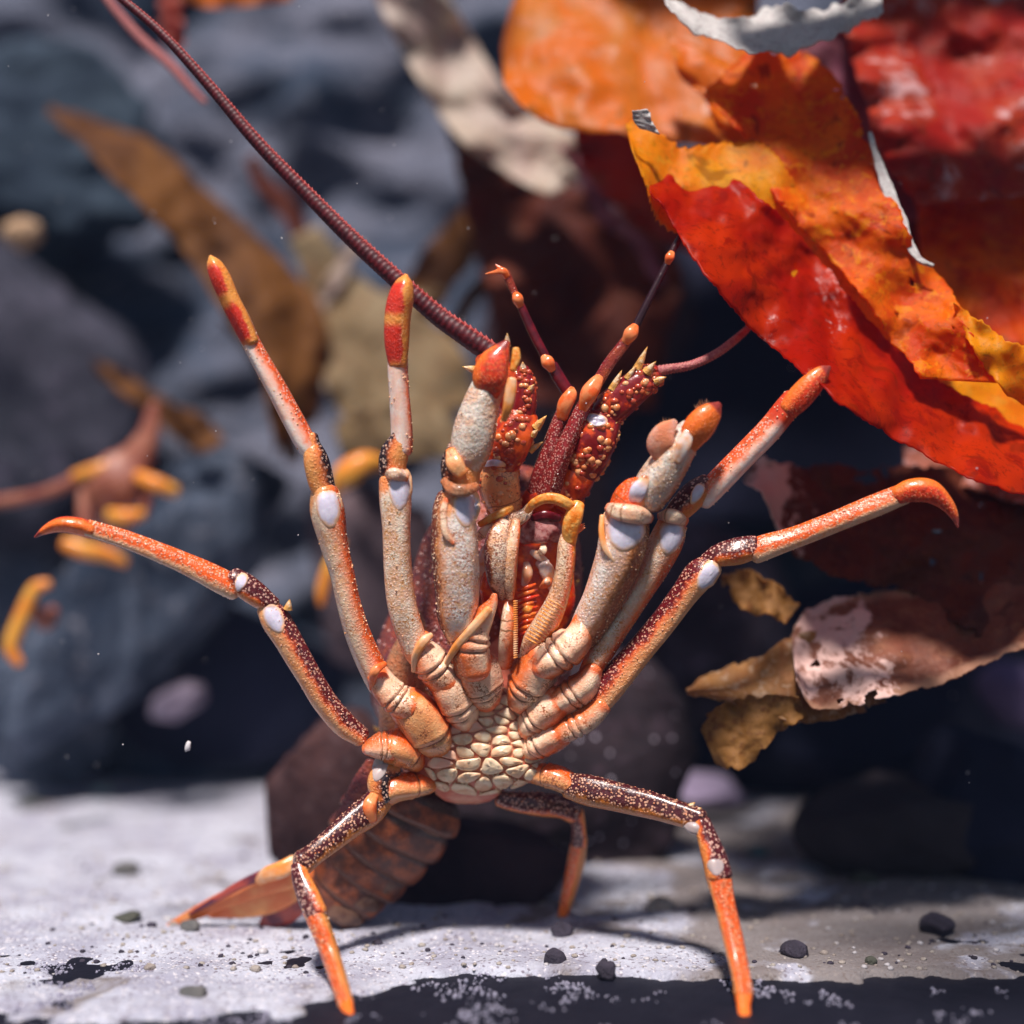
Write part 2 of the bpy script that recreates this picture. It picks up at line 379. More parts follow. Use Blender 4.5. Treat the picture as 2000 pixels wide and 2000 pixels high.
def rock_wall():
    nx, nz_ = 170, 130; v = []; f = []
    for j in range(nz_ + 1):
        for i in range(nx + 1):
            x = -1.3 + 2.6 * i / nx; z = -.05 + 1.35 * j / nz_
            q = (x, 0, z)
            r = abs(fbm(q, 3.2, 5, 3)); d = 1.36 + .30 * z + .10 * r - .05 * fbm(q, 7.5, 4, 9) + .10 * abs(x)
            # bedding ledges
            d += .03 * abs(((z * 9 + x * 2.2 + fbm(q, 3, 2, 5) * 1.2) % 1) - .5)
            v.append((x, d, z))
    for j in range(nz_):
        for i in range(nx):
            a = j * (nx + 1) + i; f.append([a, a + 1, a + nx + 2, a + nx + 1])
    o = link('rock_wall', v, f, RM_wall, origin=Vector((0, 1.5, 0))); tag(o, kind='structure')
def wall_mat():
    t = NT('lavender_grey_rock_face'); mp = t.n('ShaderNodeMapping'); t.set(mp.inputs[0], t.coord()); mp.inputs['Rotation'].default_value = (0, .5, 0); mp.inputs['Scale'].default_value = (.6, 1, 1.7); co = mp.outputs[0]; n1 = t.noise(co, 5, 6, .6, .6); n2 = t.noise(co, 30, 6, .65, .4)
    sep = t.n('ShaderNodeSeparateXYZ'); t.set(sep.inputs[0], co)
    col = t.mix(t.ramp(n1, .36, .62), (.025, .045, .08), (.14, .15, .20))
    col = t.mix(t.math('MULTIPLY', t.ramp(n2, .5, .72), .7), col, (.24, .235, .29))
    col = t.mix(t.ramp(t.noise(co, 9, 4, .6), .58, .68), col, (.015, .025, .045))
    t.bsdf(col, .9, .2, t.bump(n2, .8, .02)); return t.m
RM_wall = wall_mat()
rock_wall()

def sand_h(x, y):
    q = (x, y, 0)
    h = .004 * fbm(q, 9, 3, 2) + .0016 * fbm(q, 60, 3, 4)
    edge = .819 + .010 * fbm(q, 14, 3, 7) + .007 * fbm(q, 90, 3, 5) - (.075 if x < 0 else 0) * min(1, max(0, (-x - .05) / .07))
    if x < -.04: edge += .05 * max(0, fbm(q, 34, 3, 1))
    h -= .012 * max(0, min(1, (edge - y) / .006))
    for fx, fy in ((.0349, .926), (-.085, .757), (.1237, .757)):
        q2 = ((x - fx) ** 2 + (y - fy) ** 2) ** .5; h += .0035 * math.exp(-((q2 - .006) / .004) ** 2)
    return h
def sand():
    nx, ny = 420, 260; v = []; f = []
    for j in range(ny + 1):
        t = j / ny; y = .70 + .9 * t ** 1.7
        for i in range(nx + 1):
            x = (-.36 + .72 * i / nx) * (1 + 1.6 * t); v.append((x, y, sand_h(x, y)))
    for j in range(ny):
        for i in range(nx):
            a = j * (nx + 1) + i; f.append([a, a + 1, a + nx + 2, a + nx + 1])
    t = NT('pale_aquarium_sand'); co = t.coord(); g = t.vor(co, 620); gc = t.vor(co, 620, out='Color')
    n = t.noise(co, 18, 5, .6); n2 = t.noise(co, 160, 4, .7)
    col = t.mix(t.ramp(n, .35, .65), (.32, .32, .40), (.48, .50, .58))
    s2 = t.n('ShaderNodeSeparateColor'); t.set(s2.inputs[0], gc)
    col = t.mix(t.ramp(s2.outputs[0], .88, .93), col, (.20, .18, .22))
    col = t.mix(t.ramp(s2.outputs[1], .90, .95), col, (.62, .60, .64))
    col = t.mix(t.math('MULTIPLY', t.ramp(n2, .60, .68), .5), col, (.26, .22, .24))
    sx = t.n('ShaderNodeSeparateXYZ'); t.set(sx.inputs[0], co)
    sand_shade = t.math('ADD', t.noise(co, 11, 4, .6, .5), t.ramp(sx.outputs[0], -.05, .16, -.08, .13))
    col = t.mix(t.math('MULTIPLY', t.ramp(sand_shade, .52, .62), .8), col, (.15, .12, .10))  # brown tint, denser at right, paints kelp-tinted shade into the sand
    h = t.math('ADD', t.math('MULTIPLY', t.math('SUBTRACT', 1, g), .5), n2)
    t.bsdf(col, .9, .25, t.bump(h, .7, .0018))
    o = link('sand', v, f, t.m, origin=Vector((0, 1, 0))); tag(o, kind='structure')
sand()
# dark slate base in front of and below the sand
def base_floor():
    t = NT('black_wet_slate'); co = t.coord(); n = t.noise(co, 60, 5, .6)
    t.bsdf(t.mix(n, (.004, .005, .011), (.014, .014, .024)), .6, .15, t.bump(n, .5, .003))
    nx, ny = 120, 60; v = []; f = []
    for j in range(ny + 1):
        for i in range(nx + 1):
            x = -2.4 + 4.8 * i / nx; y = -.4 + 3.4 * j / ny
            v.append((x, y, -.0020 - .02 * max(0, min(1, (y - .9) * 4)) + .0008 * fbm((x, y, 0), 20, 3)))
    for j in range(ny):
        for i in range(nx):
            a = j * (nx + 1) + i; f.append([a, a + 1, a + nx + 2, a + nx + 1])
    o = link('ground', v, f, t.m, origin=Vector((0, 1, 0))); tag(o, kind='structure')
base_floor()
# loose grains lying on the dark base
def grains():
    mb = MB()
    n = 0
    while n < 1500:
        x = R.uniform(-.32, .32); y = R.uniform(.730, .84)
        dens = fbm((x, y, 0), 26, 4, 11)
        lim = .05 - (.35 if x < -.06 else 0) * min(1, (-x - .06) / .1) - .10 * (1 if -.06 < x < .06 else 0)
        if dens < .30 + lim + R.uniform(-.12, .12): continue
        if sand_h(x, y) > -.0012: 
            n += .3; continue
        n += 1
        r = R.uniform(.0004, .0012) * (1.5 if R.random() < .1 else 1)
        blob(mb, Vector((x, y, -.0018 + r * .4)), r, r * R.uniform(.6, 1.2), r * R.uniform(.5, .9), R.uniform(0, 3), 0 if R.random() < .75 else 1, 5, 4, n, .5)
    a = plain('pale_lilac_grain', (.32, .31, .40), (.2, .19, .27), 700, .6, .2, 900, 0, 0)
    b = plain('grey_grain', (.22, .22, .30), None, 700, .6, .2, 900, 0, 0)
    o = mb.build('sand_grains', [a, b], origin=Vector((0, .8, -.008))); tag(o, 'loose pale sand grains scattered over the dark strip along the glass', 'sand grains', kind='stuff')
grains()

def rock(name, x, y, d, rx, ry, rz, mat, label, seed=0, rot=0, facets=9, rough=.22, sub=5, group=None, cat='rock', fine=.03, tilt=0, block=1.0):
    "faceted boulder centred on the pixel (x, y) at distance d; rx, rz in pixels there, ry depth in pixels"
    bm = bmesh.new(); bmesh.ops.create_icosphere(bm, subdivisions=sub, radius=1)
    rr = random.Random(seed); planes = []
    for _ in range(facets):
        n = Vector((rr.gauss(0, 1), rr.gauss(0, 1), rr.gauss(0, 1))).normalized(); planes.append((n, rr.uniform(.55, .92)))
    c = P(x, y, d); sx, sy, sz = S(rx, d), S(ry, d), S(rz, d)
    M = Matrix.Rotation(rot, 3, 'Y') @ Matrix.Rotation(tilt, 3, 'X')
    vs = []
    for v in bm.verts:
        p = v.co.copy()
        if block < 1: p = Vector([math.copysign(abs(q) ** block, q) for q in p]) * .80
        p *= 1 + rough * noise.noise(p * 1.3 + Vector((seed, 0, seed * .7)))
        for n, k in planes:
            q = p.dot(n)
            if q > k: p -= n * (q - k) * .97
        p *= 1 + fine * fbm(p, 4.5, 4, seed)
        vs.append(c + M @ Vector((p.x * sx, p.y * sy, p.z * sz)))
    fs = [[w_.index for w_ in f.verts] for f in bm.faces]; bm.free()
    o = link(name, vs, fs, mat)
    tag(o, label, cat, group); return o

def slab_mat():
    t = NT('streaked_slate_rock'); mp = t.n('ShaderNodeMapping'); t.set(mp.inputs[0], t.coord()); mp.inputs['Rotation'].default_value = (0, -.7, 0); mp.inputs['Scale'].default_value = (26, 12, 5)
    n = t.noise(mp.outputs[0], 1, 6, .65, .8); n2 = t.noise(t.coord(), 60, 5, .65)
    c = t.mix(t.ramp(n, .38, .62), (.015, .026, .05), (.09, .115, .165)); c = t.mix(t.math('MULTIPLY', t.ramp(n2, .55, .7), .5), c, (.34, .33, .38))
    t.bsdf(c, .85, .3, t.bump(t.math('ADD', n, n2), .7, .012)); return t.m
RM_slab = slab_mat()
# background rocks
rock('rock', 285, 1150, 1.30, 175, 130, 430, RM_slab, 'big slanted slate-blue slab rising to a point left of the big lobster', 5, .80, 5, fine=.07, rough=.3, block=.7)
rock('rock', 60, 1400, 1.36, 190, 60, 150, RM_slab, 'streaky grey rock foot at the lower left, where the sand begins', 6, .1, 6, fine=.07, rough=.35, block=.6)
rock('rock', 440, 1330, 1.38, 260, 60, 225, RM_navy, 'near-black rock standing in for the deep shadow of the gap left of the brown boulder', 8, .2, 8)  # near-black rock stands in for the dark shadow of a cavity
rock('rock', 60, 760, 1.40, 260, 130, 300, RM_dark, 'dark rough rock at the left edge of the picture, mid height', 15, -.3, 5, .5, fine=.10)
rock('rock', 60, 330, 1.50, 260, 160, 220, rock_mat('deep_blue_rock', (.02, .035, .06), (.045, .07, .10), None, 8), 'deep blue rock in the upper left corner', 18, .1, 5, .5, fine=.10)
rock('boulder', 650, 1570, 1.06, 145, 140, 235, RM_brown, 'reddish-brown boulder standing on the sand behind the lobster tail', 21, -.12, 7, .25, fine=.07, block=.5)
rock('boulder', 1070, 1520, 1.09, 330, 130, 290, RM_spot, 'dark purple boulder with white specks behind the lobster hind legs', 24, .05, 7, .25, fine=.07, block=.45)
rock('boulder', 900, 1700, .985, 235, 90, 150, rock_mat('black_shaded_rock', (.018, .010, .018), (.045, .026, .035), None, 16), 'low black rock on the sand under the lobster belly', 26, 0, 7, .3, fine=.07, block=.5)
rock('boulder', 1760, 1610, 1.06, 215, 130, 120, rock_mat('dark_brown_cobble', (.028, .022, .028), (.045, .035, .042), None, 10), 'rounded dark brown boulder on the sand at lower right', 30, .0, 3, .12)
rock('boulder', 1960, 1590, 1.06, 190, 130, 200, RM_navy, 'black boulder at the right edge above the sand', 31, .2, 7)
rock('rock', 1700, 1390, 1.34, 460, 150, 240, RM_navy, 'black rock mass behind the torn lower kelp blade', 33, 0, 8)
rock('rock', 1360, 1230, 1.26, 190, 120, 200, rock_mat('dim_purple_rock', (.022, .016, .028), (.06, .045, .065), (.16, .13, .19), 12), 'dim purple rock between the lobster and the torn kelp', 36, .3, 9)
rock('rock', 1500, 790, 1.40, 420, 120, 400, RM_navy, 'navy-black rock behind the raised right legs', 38, .1, 8)
rock('rock', 1130, 760, 1.40, 250, 120, 420, rock_mat('dark_plum_rock', (.020, .010, .018), (.05, .03, .04), None, 9), 'dark plum rock behind the antennae', 41, 0, 8)
rock('rock', 720, 1120, 1.28, 170, 100, 180, rock_mat('dim_brown_rock', (.05, .035, .045), (.12, .08, .09), (.2, .14, .15), 12), 'dim brown rock seen between the left legs', 43, 0, 8)
rock('rock', 1990, 1360, 1.22, 90, 60, 60, rock_mat('violet_rock', (.12, .08, .17), (.22, .16, .28), None, 12), 'small violet rock at the right edge below the kelp', 47, .5, 6)
rock('rock', 345, 1372, 1.24, 62, 40, 32, rock_mat('lilac_rock', (.20, .16, .22), (.3, .25, .32), None, 14), 'small lilac stone lodged above the left sand', 50, -.5, 6)
rock('rock', 1380, 1545, 1.20, 80, 40, 34, rock_mat('lilac_stone', (.24, .19, .30), (.36, .3, .42), None, 14), 'small lilac stone on the sand at the foot of the speckled boulder', 52, .1, 6)

# pebbles
PEB = rock_mat('grey_pebble', (.10, .10, .10), (.16, .155, .15), None, 60); PEBd = rock_mat('dark_pebble', (.035, .03, .045), (.06, .05, .075), None, 60)
PEBt = rock_mat('teal_pebble', (.05, .13, .16), (.08, .19, .22), None, 60); PEBl = rock_mat('beige_pebble', (.32, .27, .24), (.42, .38, .34), None, 60)
PEBo = rock_mat('olive_pebble', (.06, .065, .05), (.1, .1, .08), None, 60)
def pebble(x, y, r, mat, label, sq=.55, seed=0):
    d = (CAM_H - .001) * FP / (y - 1000)
    return rock('pebble', x, y - r * sq * .2, d, r, r, r * sq, mat, label, seed, R.uniform(-.2, .2), 4, .25, 3, 'pebbles lying on the sand', 'pebble')
for a in ((245, 1700, 27, PEB, 'grey oval pebble alone on the bright left sand', .55), (250, 1792, 26, PEBo, 'flat olive pebble below the grey oval one on the left sand', .35),
          (372, 1812, 20, PEB, 'grey pebble under the tip of the tail fan', .7), (378, 1945, 30, PEB, 'pale grey pebble near the bottom edge at left', .6),
          (1478, 1670, 20, PEBt, 'teal pebble on the bright sand right of the front leg', .8), (1287, 1775, 30, PEBl, 'beige pebble with pale top on the bright sand patch', .6),
          (1100, 1822, 22, PEBd, 'dark pebble at the foot of the thin hind leg', .9), (1083, 1880, 21, PEBd, 'dark upright pebble left of its lone twin near the dark strip', 1.2),
          (1183, 1902, 20, PEBd, 'dark upright pebble on the edge of the dark strip, right of its twin', 1.2), (1552, 1860, 28, PEBd, 'round dark purple pebble in the shade right of the front foot', .7),
          (1690, 1722, 30, PEBo, 'dark olive pebble in the middle of the right sand', .65), (1690, 1773, 12, PEBd, 'small black pebble below the dark olive one', .9),
          (1790, 1700, 20, PEBd, 'dark pebble close to the rounded boulder', .6), (1830, 1815, 32, PEBd, 'broad purple pebble at lower right', .8),
          (1700, 1880, 13, PEBo, 'tiny olive pebble near the lower right strip', .8), (60, 1575, 24, PEBo, 'dim green pebble at the far left of the sand', .4),
          (205, 1550, 20, rock_mat('pale_teal_pebble', (.3, .42, .42), (.4, .5, .5), None, 60), 'pale teal pebble where the left sand meets the dark wall', .7),
          (1655, 1655, 10, PEBl, 'small beige pebble in front of the rounded boulder', .8)):
    pebble(*a, seed=int(a[0]))
rock('pebble', 40, 458, 1.24, 45, 30, 32, rock_mat('tan_stone', (.42, .27, .16), (.5, .34, .22), None, 40), 'tan stone glowing in the dark rock at the left edge', 61, 0, 4, cat='pebble')
rock('pebble', 1120, 1822, .93, 10, 10, 8, PEBl, 'tiny pale pebble beside the thin hind foot', 63, 0, 4, sub=2, cat='pebble', group='pebbles lying on the sand')
# gravel bits: many, uncountable
def gravel():
    mb = MB()
    for i in range(1500):
        t = R.random(); y = .82 + .5 * t ** 1.3; x = R.uniform(-.36, .36) * y / .8
        r = R.uniform(.0008, .0022) * (1.7 if R.random() < .05 else 1)
        blob(mb, Vector((x, y, sand_h(x, y) + r * .2)), r, r, r * .6, 0, R.choice((0, 0, 1, 2)), 6, 4, i, .5)
    o = mb.build('gravel', [PEBl, PEBd, plain('white_shell_grit', (.5, .48, .5), None, 300, .6, .1, 300, 0, 0)], origin=Vector((0, 1, 0)))
    tag(o, 'fine gravel and shell grit strewn over the pale sand', 'gravel', kind='stuff')
gravel()

# ============================================================ KELP
def kelp_mat(name, a, b, c=None, patch=None, patch_v=(0, 1), patch_t=.5, sc=20, trans=.5, rough=.32, wrinkle=.5, edge=None, tcol=None):
    t = NT(name); co = t.coord(); sep = t.n('ShaderNodeSeparateXYZ'); t.set(sep.inputs[0], t.coord('UV')); u, v = sep.outputs[0], sep.outputs[1]
    n1 = t.noise(co, sc, 5, .6, .8); n2 = t.noise(co, sc * 5, 5, .65, .6)
    col = t.mix(t.ramp(n1, .38, .62), a, b)
    if c: col = t.mix(t.math('MULTIPLY', t.ramp(n2, .52, .64), .75), col, c)
    n3 = t.noise(co, sc * 14, 5, .7, .5); col = t.mix(t.ramp(n3, .52, .68, 0, .55), col, tuple(q * .45 for q in a)); col = t.mix(t.ramp(t.noise(co, sc * 2.3, 3, .5, 1.2), .60, .70, 0, .7), col, tuple(q * .5 for q in b))
    if edge:
        e = t.math('ABSOLUTE', t.math('SUBTRACT', u, .5)); e = t.math('ADD', e, t.math('MULTIPLY', n1, .12))
        col = t.mix(t.ramp(e, .44, .52), col, edge)
    rg = rough
    pm = None
    if patch:
        pm = t.ramp(t.math('ADD', n1, t.math('MULTIPLY', t.math('SUBTRACT', n2, .5), .45)), patch_t - .02, patch_t + .09)
        vv = t.math('ADD', v, t.math('MULTIPLY', t.math('SUBTRACT', t.noise(co, sc * 2, 5, .7), .5), .45))
        pm = t.math('MULTIPLY', pm, t.math('MULTIPLY', t.ramp(vv, patch_v[0] - .02, patch_v[0] + .02), t.ramp(vv, patch_v[1] + .02, patch_v[1] - .02)))
        col = t.mix(pm, col, patch)
    h = t.math('ADD', t.math('MULTIPLY', n1, 1.0), t.math('ADD', t.math('MULTIPLY', n2, .6), t.math('MULTIPLY', n3, .35)))
    nr = t.bump(h, wrinkle * .55, .004)
    p = t.bsdf(col, rg + .1, .22, nr, final=False, coat=0)
    tr = t.n('ShaderNodeBsdfTranslucent')
    g = t.n('ShaderNodeHueSaturation'); g.inputs['Saturation'].default_value = 1.15; g.inputs['Value'].default_value = 1.25; t.set(g.inputs['Color'], col)
    t.set(tr.inputs[0], g.outputs[0])
    mx = t.n('ShaderNodeMixShader'); f = trans
    if pm is not None: f = t.math('MULTIPLY', t.math('SUBTRACT', 1, t.math('MULTIPLY', pm, .8)), trans)
    t.set(mx.inputs[0], f); t.t.links.new(p, mx.inputs[1]); t.t.links.new(tr.outputs[0], mx.inputs[2])
    t.t.links.new(mx.outputs[0], t.out.inputs[0]); return t.m
def frond(name, rows, mat, label, amp=.006, jag=4, seed=0, nu=26, nv=10, tear=0.0, thick=.0009, ruff=1.0, serr=0, cat='kelp blade', group='kelp blades', waves=3.0):
    "rows: (x1, y1, x2, y2, d1, d2) edge pairs along the blade"
    rows = [list(r) if len(r) == 6 else list(r) + [r[4]] for r in rows]
    sp = spline(rows, nv); NV = len(sp); v = []; f = []; uv = []
    al = [0]
    for i in range(1, NV): al.append(al[-1] + math.hypot((sp[i][0] + sp[i][2] - sp[i - 1][0] - sp[i - 1][2]) / 2, (sp[i][1] + sp[i][3] - sp[i - 1][1] - sp[i - 1][3]) / 2))
    for i, r in enumerate(sp):
        s = al[i] / al[-1]
        wv = Vector((r[2] - r[0], r[3] - r[1])); wl = wv.length or 1; wv /= wl
        for k in range(nu + 1):
            u = k / nu; e = abs(2 * u - 1)
            x = r[0] + (r[2] - r[0]) * u; y = r[1] + (r[3] - r[1]) * u; d = r[4] + (r[5] - r[4]) * u
            q = Vector((x * .012, y * .012, seed * 3.1))
            j = jag * (noise.noise(q * 2.6) + .6 * noise.noise(q * 7)) * e ** 3 * (1 if u > .5 else -1)
            if serr: j += serr * (((al[i] / 17.0) % 1) ** 2) * (e ** 8) * (1 if u > .5 else -1)
            x += wv.x * j; y += wv.y * j
            dz = amp * (noise.noise(q * .55) * 1.7 + .7 * noise.noise(q * 1.5))
            dz += amp * .8 * ruff * e ** 2 * math.sin(s * waves * 2 * PI * (1 if u > .5 else 1.3) + seed + (u > .5) * 2)
            dz += amp * .14 * noise.noise(q * 5)
            v.append(P(x, y, d + dz))
    for i in range(NV - 1):
        for k in range(nu):
            if tear:
                u = (k + .5) / nu; e = abs(2 * u - 1); cx = v[i * (nu + 1) + k]
                endd = min(1, (al[i] / 60.0))
                q = noise.noise(cx * 75 + Vector((seed, 0, 0))) + .5 * noise.noise(cx * 190)
                if q > .78 - tear * 1.5 * (e ** 6) - (1 - endd) * tear * .9: continue
            a = i * (nu + 1) + k
            f.append([a, a + 1, a + nu + 2, a + nu + 1])
            u0, u1, s0, s1 = k / nu, (k + 1) / nu, al[i] / al[-1], al[i + 1] / al[-1]
            uv.append([(u0, s0), (u1, s0), (u1, s1), (u0, s1)])
    used = {}
    nvv = []
    for q in f:
        for i_, a in enumerate(q):
            if a not in used: used[a] = len(nvv); nvv.append(v[a])
            q[i_] = used[a]
    o = link(name, nvv, f, mat, uvs=[w_ for l in uv for w_ in l])
    m = o.modifiers.new('thickness', 'SOLIDIFY'); m.thickness = thick; m.offset = 0
    if label: tag(o, label, cat, group)
    return o
K_red = kelp_mat('deep_red_kelp', (.52, .012, .0), (.66, .045, .0), (.40, .008, .0), patch=(.70, .52, .50), patch_v=(.40, .47), patch_t=.50, sc=14, trans=.6, wrinkle=.12)  # pale patch across the blade is a painted white highlight
K_orange = kelp_mat('orange_kelp', (.86, .22, .003), (.72, .07, .002), (.90, .40, .01), sc=24, trans=.55, wrinkle=.8)
K_mustard = kelp_mat('mustard_kelp', (.85, .40, .006), (.82, .26, .004), (.78, .42, .03), sc=22, trans=.55, wrinkle=.6)
K_amber = kelp_mat('soft_amber_kelp', (.74, .19, .006), (.66, .25, .04), (.74, .34, .16), patch=(.66, .42, .34), patch_v=(.3, 1), patch_t=.60, sc=13, trans=.5, wrinkle=.4)
K_white = kelp_mat('bleached_white_kelp', (.66, .64, .62), (.74, .72, .70), (.55, .46, .46), sc=60, trans=.2, rough=.3, wrinkle=1.0)
K_maroon = kelp_mat('wrinkled_maroon_kelp', (.44, .018, .012), (.52, .07, .025), (.26, .008, .006), patch=(.55, .30, .30), patch_t=.56, sc=18, trans=.4, wrinkle=1.0)
K_maroon2 = kelp_mat('dark_maroon_kelp', (.22, .012, .010), (.30, .03, .012), (.14, .006, .008), sc=10, trans=.35, wrinkle=.6)
K_rust = kelp_mat('rusty_orange_kelp', (.68, .07, .002), (.80, .20, .004), (.50, .03, .004), sc=20, trans=.5, wrinkle=.9)
K_purple = kelp_mat('purple_kelp', (.26, .08, .13), (.36, .14, .17), None, sc=16, trans=.3)
K_pinkbr = kelp_mat('pinkish_brown_kelp', (.36, .13, .09), (.46, .18, .12), (.62, .42, .42), sc=14, trans=.35)
K_torn = kelp_mat('dark_torn_kelp', (.17, .045, .022), (.11, .026, .014), (.20, .06, .028), patch=(.66, .50, .44), patch_v=(-.2, .20), patch_t=.42, sc=26, trans=.35, wrinkle=.9)
K_low = kelp_mat('brown_kelp_with_pale_patch', (.30, .11, .065), (.20, .06, .036), (.36, .15, .08), edge=(.52, .28, .18), patch=(.78, .52, .46), patch_v=(-.3, .30), patch_t=.38, sc=22, trans=.35, wrinkle=.9)
K_gold = kelp_mat('ochre_kelp_tip', (.36, .17, .045), (.44, .23, .08), (.22, .08, .03), sc=30, trans=.45, wrinkle=.9)
K_gold2 = kelp_mat('pale_ochre_kelp', (.40, .20, .07), (.34, .14, .05), (.60, .44, .30), sc=30, trans=.4, wrinkle=.9)
K_pale = kelp_mat('pale_straw_kelp', (.55, .47, .38), (.50, .38, .34), (.62, .56, .48), sc=9, trans=.35)
K_brown = kelp_mat('dull_brown_kelp', (.26, .11, .03), (.15, .06, .025), (.28, .12, .04), sc=6, trans=.5, wrinkle=.1, rough=.6)
K_dkbrown = kelp_mat('dark_brown_kelp', (.22, .055, .028), (.09, .022, .02), (.15, .05, .03), sc=6, trans=.5, wrinkle=.1, rough=.6)
K_tan = kelp_mat('soft_tan_kelp', (.36, .25, .13), (.44, .35, .22), (.28, .16, .08), sc=6, trans=.5, wrinkle=.1, rough=.6)
K_brred = kelp_mat('brick_red_kelp', (.36, .06, .03), (.26, .03, .03), None, sc=12, trans=.4)

frond('kelp_blade', [(980, 92, 984, 165, 1.06, 0.98), (1015, -25, 1030, 215, 1.05, 0.97), (1080, -70, 1100, 250, 1.05, 0.97), (1200, -70, 1240, 262, 1.05, 0.97), (1340, -70, 1380, 285, 1.05, 0.97), (1480, -70, 1480, 300, 1.06, 0.98)], K_amber,
      'wide soft amber kelp blade cut off by the top edge, left of the white one', .008, 3, 1, serr=4)
frond('kelp_blade', [(1296, -12, 1300, 6, 0.91, 0.885), (1345, 14, 1355, 62, 0.91, 0.885), (1400, 35, 1425, 92, 0.91, 0.885), (1485, 30, 1500, 110, 0.915, 0.89), (1535, 12, 1565, 98, 0.915, 0.89), (1600, 20, 1612, 76, 0.915, 0.89), (1665, -5, 1665, 58, 0.925, 0.9), (1720, -30, 1725, 20, 0.935, 0.91)], K_white,
      'crinkled bleached white kelp strip near the top edge', .010, 16, 2)
frond('kelp_blade', [(1222, 243, 1236, 296, 0.905, 0.875), (1265, 246, 1262, 360, 0.9, 0.87), (1325, 290, 1278, 410, 0.9, 0.87), (1400, 284, 1300, 440, 0.9, 0.87), (1500, 290, 1400, 500, 0.9, 0.87), (1570, 400, 1540, 600, 0.9, 0.87), (1650, 520, 1640, 690, 0.9, 0.87), (1760, 620, 1750, 770, 0.9, 0.87), (1900, 700, 1900, 850, 0.91, 0.88), (2060, 750, 2050, 900, 0.91, 0.88)], K_mustard,
      'mustard-yellow kelp blade with toothed margin behind the big red one', .004, 3, 3, nu=40, nv=16, serr=9)
frond('kelp_blade', [(1234, 216, 1262, 214, 0.865), (1236, 232, 1275, 240, 0.867), (1250, 250, 1288, 262, 0.869)], K_white, 'small white ragged kelp scrap on the mustard blade tip', .002, 5, 4)
frond('kelp_blade', [(1268, 352, 1270, 374, 0.89, 0.843), (1320, 330, 1302, 415, 0.887, 0.84), (1400, 336, 1345, 492, 0.883, 0.836), (1490, 390, 1408, 572, 0.88, 0.833), (1570, 470, 1478, 652, 0.88, 0.833), (1650, 570, 1560, 716, 0.877, 0.83), (1730, 660, 1650, 792, 0.877, 0.83), (1830, 742, 1760, 862, 0.88, 0.833), (1950, 800, 1900, 935, 0.885, 0.838), (2090, 840, 2060, 985, 0.895, 0.848)], K_red,
      'big glossy deep-red kelp blade sweeping down to the right edge', .011, 5, 5, nu=40, nv=16, serr=3)
frond('kelp_blade', [(1452, 108, 1505, 84, 0.9342, 0.9366), (1400, 158, 1600, 122, 0.9242, 0.9278), (1385, 190, 1660, 200, 0.916, 0.915), (1470, 290, 1700, 300, 0.901, 0.9), (1520, 390, 1750, 400, 0.889, 0.888), (1590, 470, 1790, 490, 0.879, 0.877), (1680, 570, 1860, 570, 0.873, 0.873), (1740, 660, 1900, 660, 0.864, 0.864), (1800, 740, 2000, 750, 0.856, 0.855)], K_orange,
      'bright orange mottled kelp blade above the big red one', .008, 8, 6, nu=40, nv=16, serr=4, tear=.12)
frond('kelp_blade', [(1300, 60, 1440, 130, .96), (1330, 150, 1440, 170, .95), (1375, 190, 1490, 250, .95), (1400, 250, 1540, 320, .94), (1440, 290, 1560, 380, .93)], K_amber, 'pinkish amber kelp fold between the white strip and the bright orange blade', .006, 5, 7)
frond('kelp_blade', [(1640, -70, 2080, -70, 1.054, 1.054), (1650, 60, 2080, 60, 1.018, 1.018), (1680, 160, 2080, 160, 0.993, 0.993), (1700, 260, 2080, 250, 0.968, 0.97), (1740, 330, 2080, 320, 0.954, 0.956), (1790, 400, 2080, 380, 0.94, 0.944)], K_maroon,
      'wrinkled maroon kelp blade with pinkish patches in the top right corner', .014, 8, 8, nu=50, nv=14, waves=4)
frond('kelp_blade', [(1540, 60, 1640, 40, 1.02), (1560, 160, 1720, 100, 1.02), (1610, 250, 1760, 220, 1.02), (1680, 340, 1790, 330, 1.01), (1720, 430, 1800, 430, 1.0)], K_purple, 'purple kelp blade showing behind the orange one', .006, 4, 9)
frond('kelp_blade', [(1790, 300, 2080, 270, 1.02, 1.0254), (1790, 400, 2080, 380, 0.992, 0.9956), (1800, 500, 2080, 480, 0.969, 0.9726), (1840, 600, 2080, 580, 0.946, 0.9496), (1880, 700, 2080, 690, 0.928, 0.9298), (1930, 790, 2080, 790, 0.9168, 0.9168)], K_rust,
      'rust-orange wrinkled kelp blade at the right edge', .012, 8, 10, nu=40, nv=14, waves=4)
frond('kelp_blade', [(1862, 590, 1868, 628, 0.855), (1930, 640, 1915, 700, 0.853), (2000, 680, 1970, 770, 0.855), (2080, 690, 2070, 820, 0.860)], K_mustard, 'golden-orange kelp fold at the right edge above the red one', .006, 8, 11, serr=5)
frond('kelp_blade', [(1480, 300, 2090, 180, 1.09, 1.102), (1540, 500, 2090, 450, 1.06, 1.065), (1650, 700, 2090, 700, 1.03, 1.03), (1760, 850, 2090, 900, 1.015, 1.01), (1830, 950, 2090, 1020, 1.005, 0.998)], K_maroon2, 'broad dark maroon kelp blade behind the orange and red ones', .01, 6, 12)
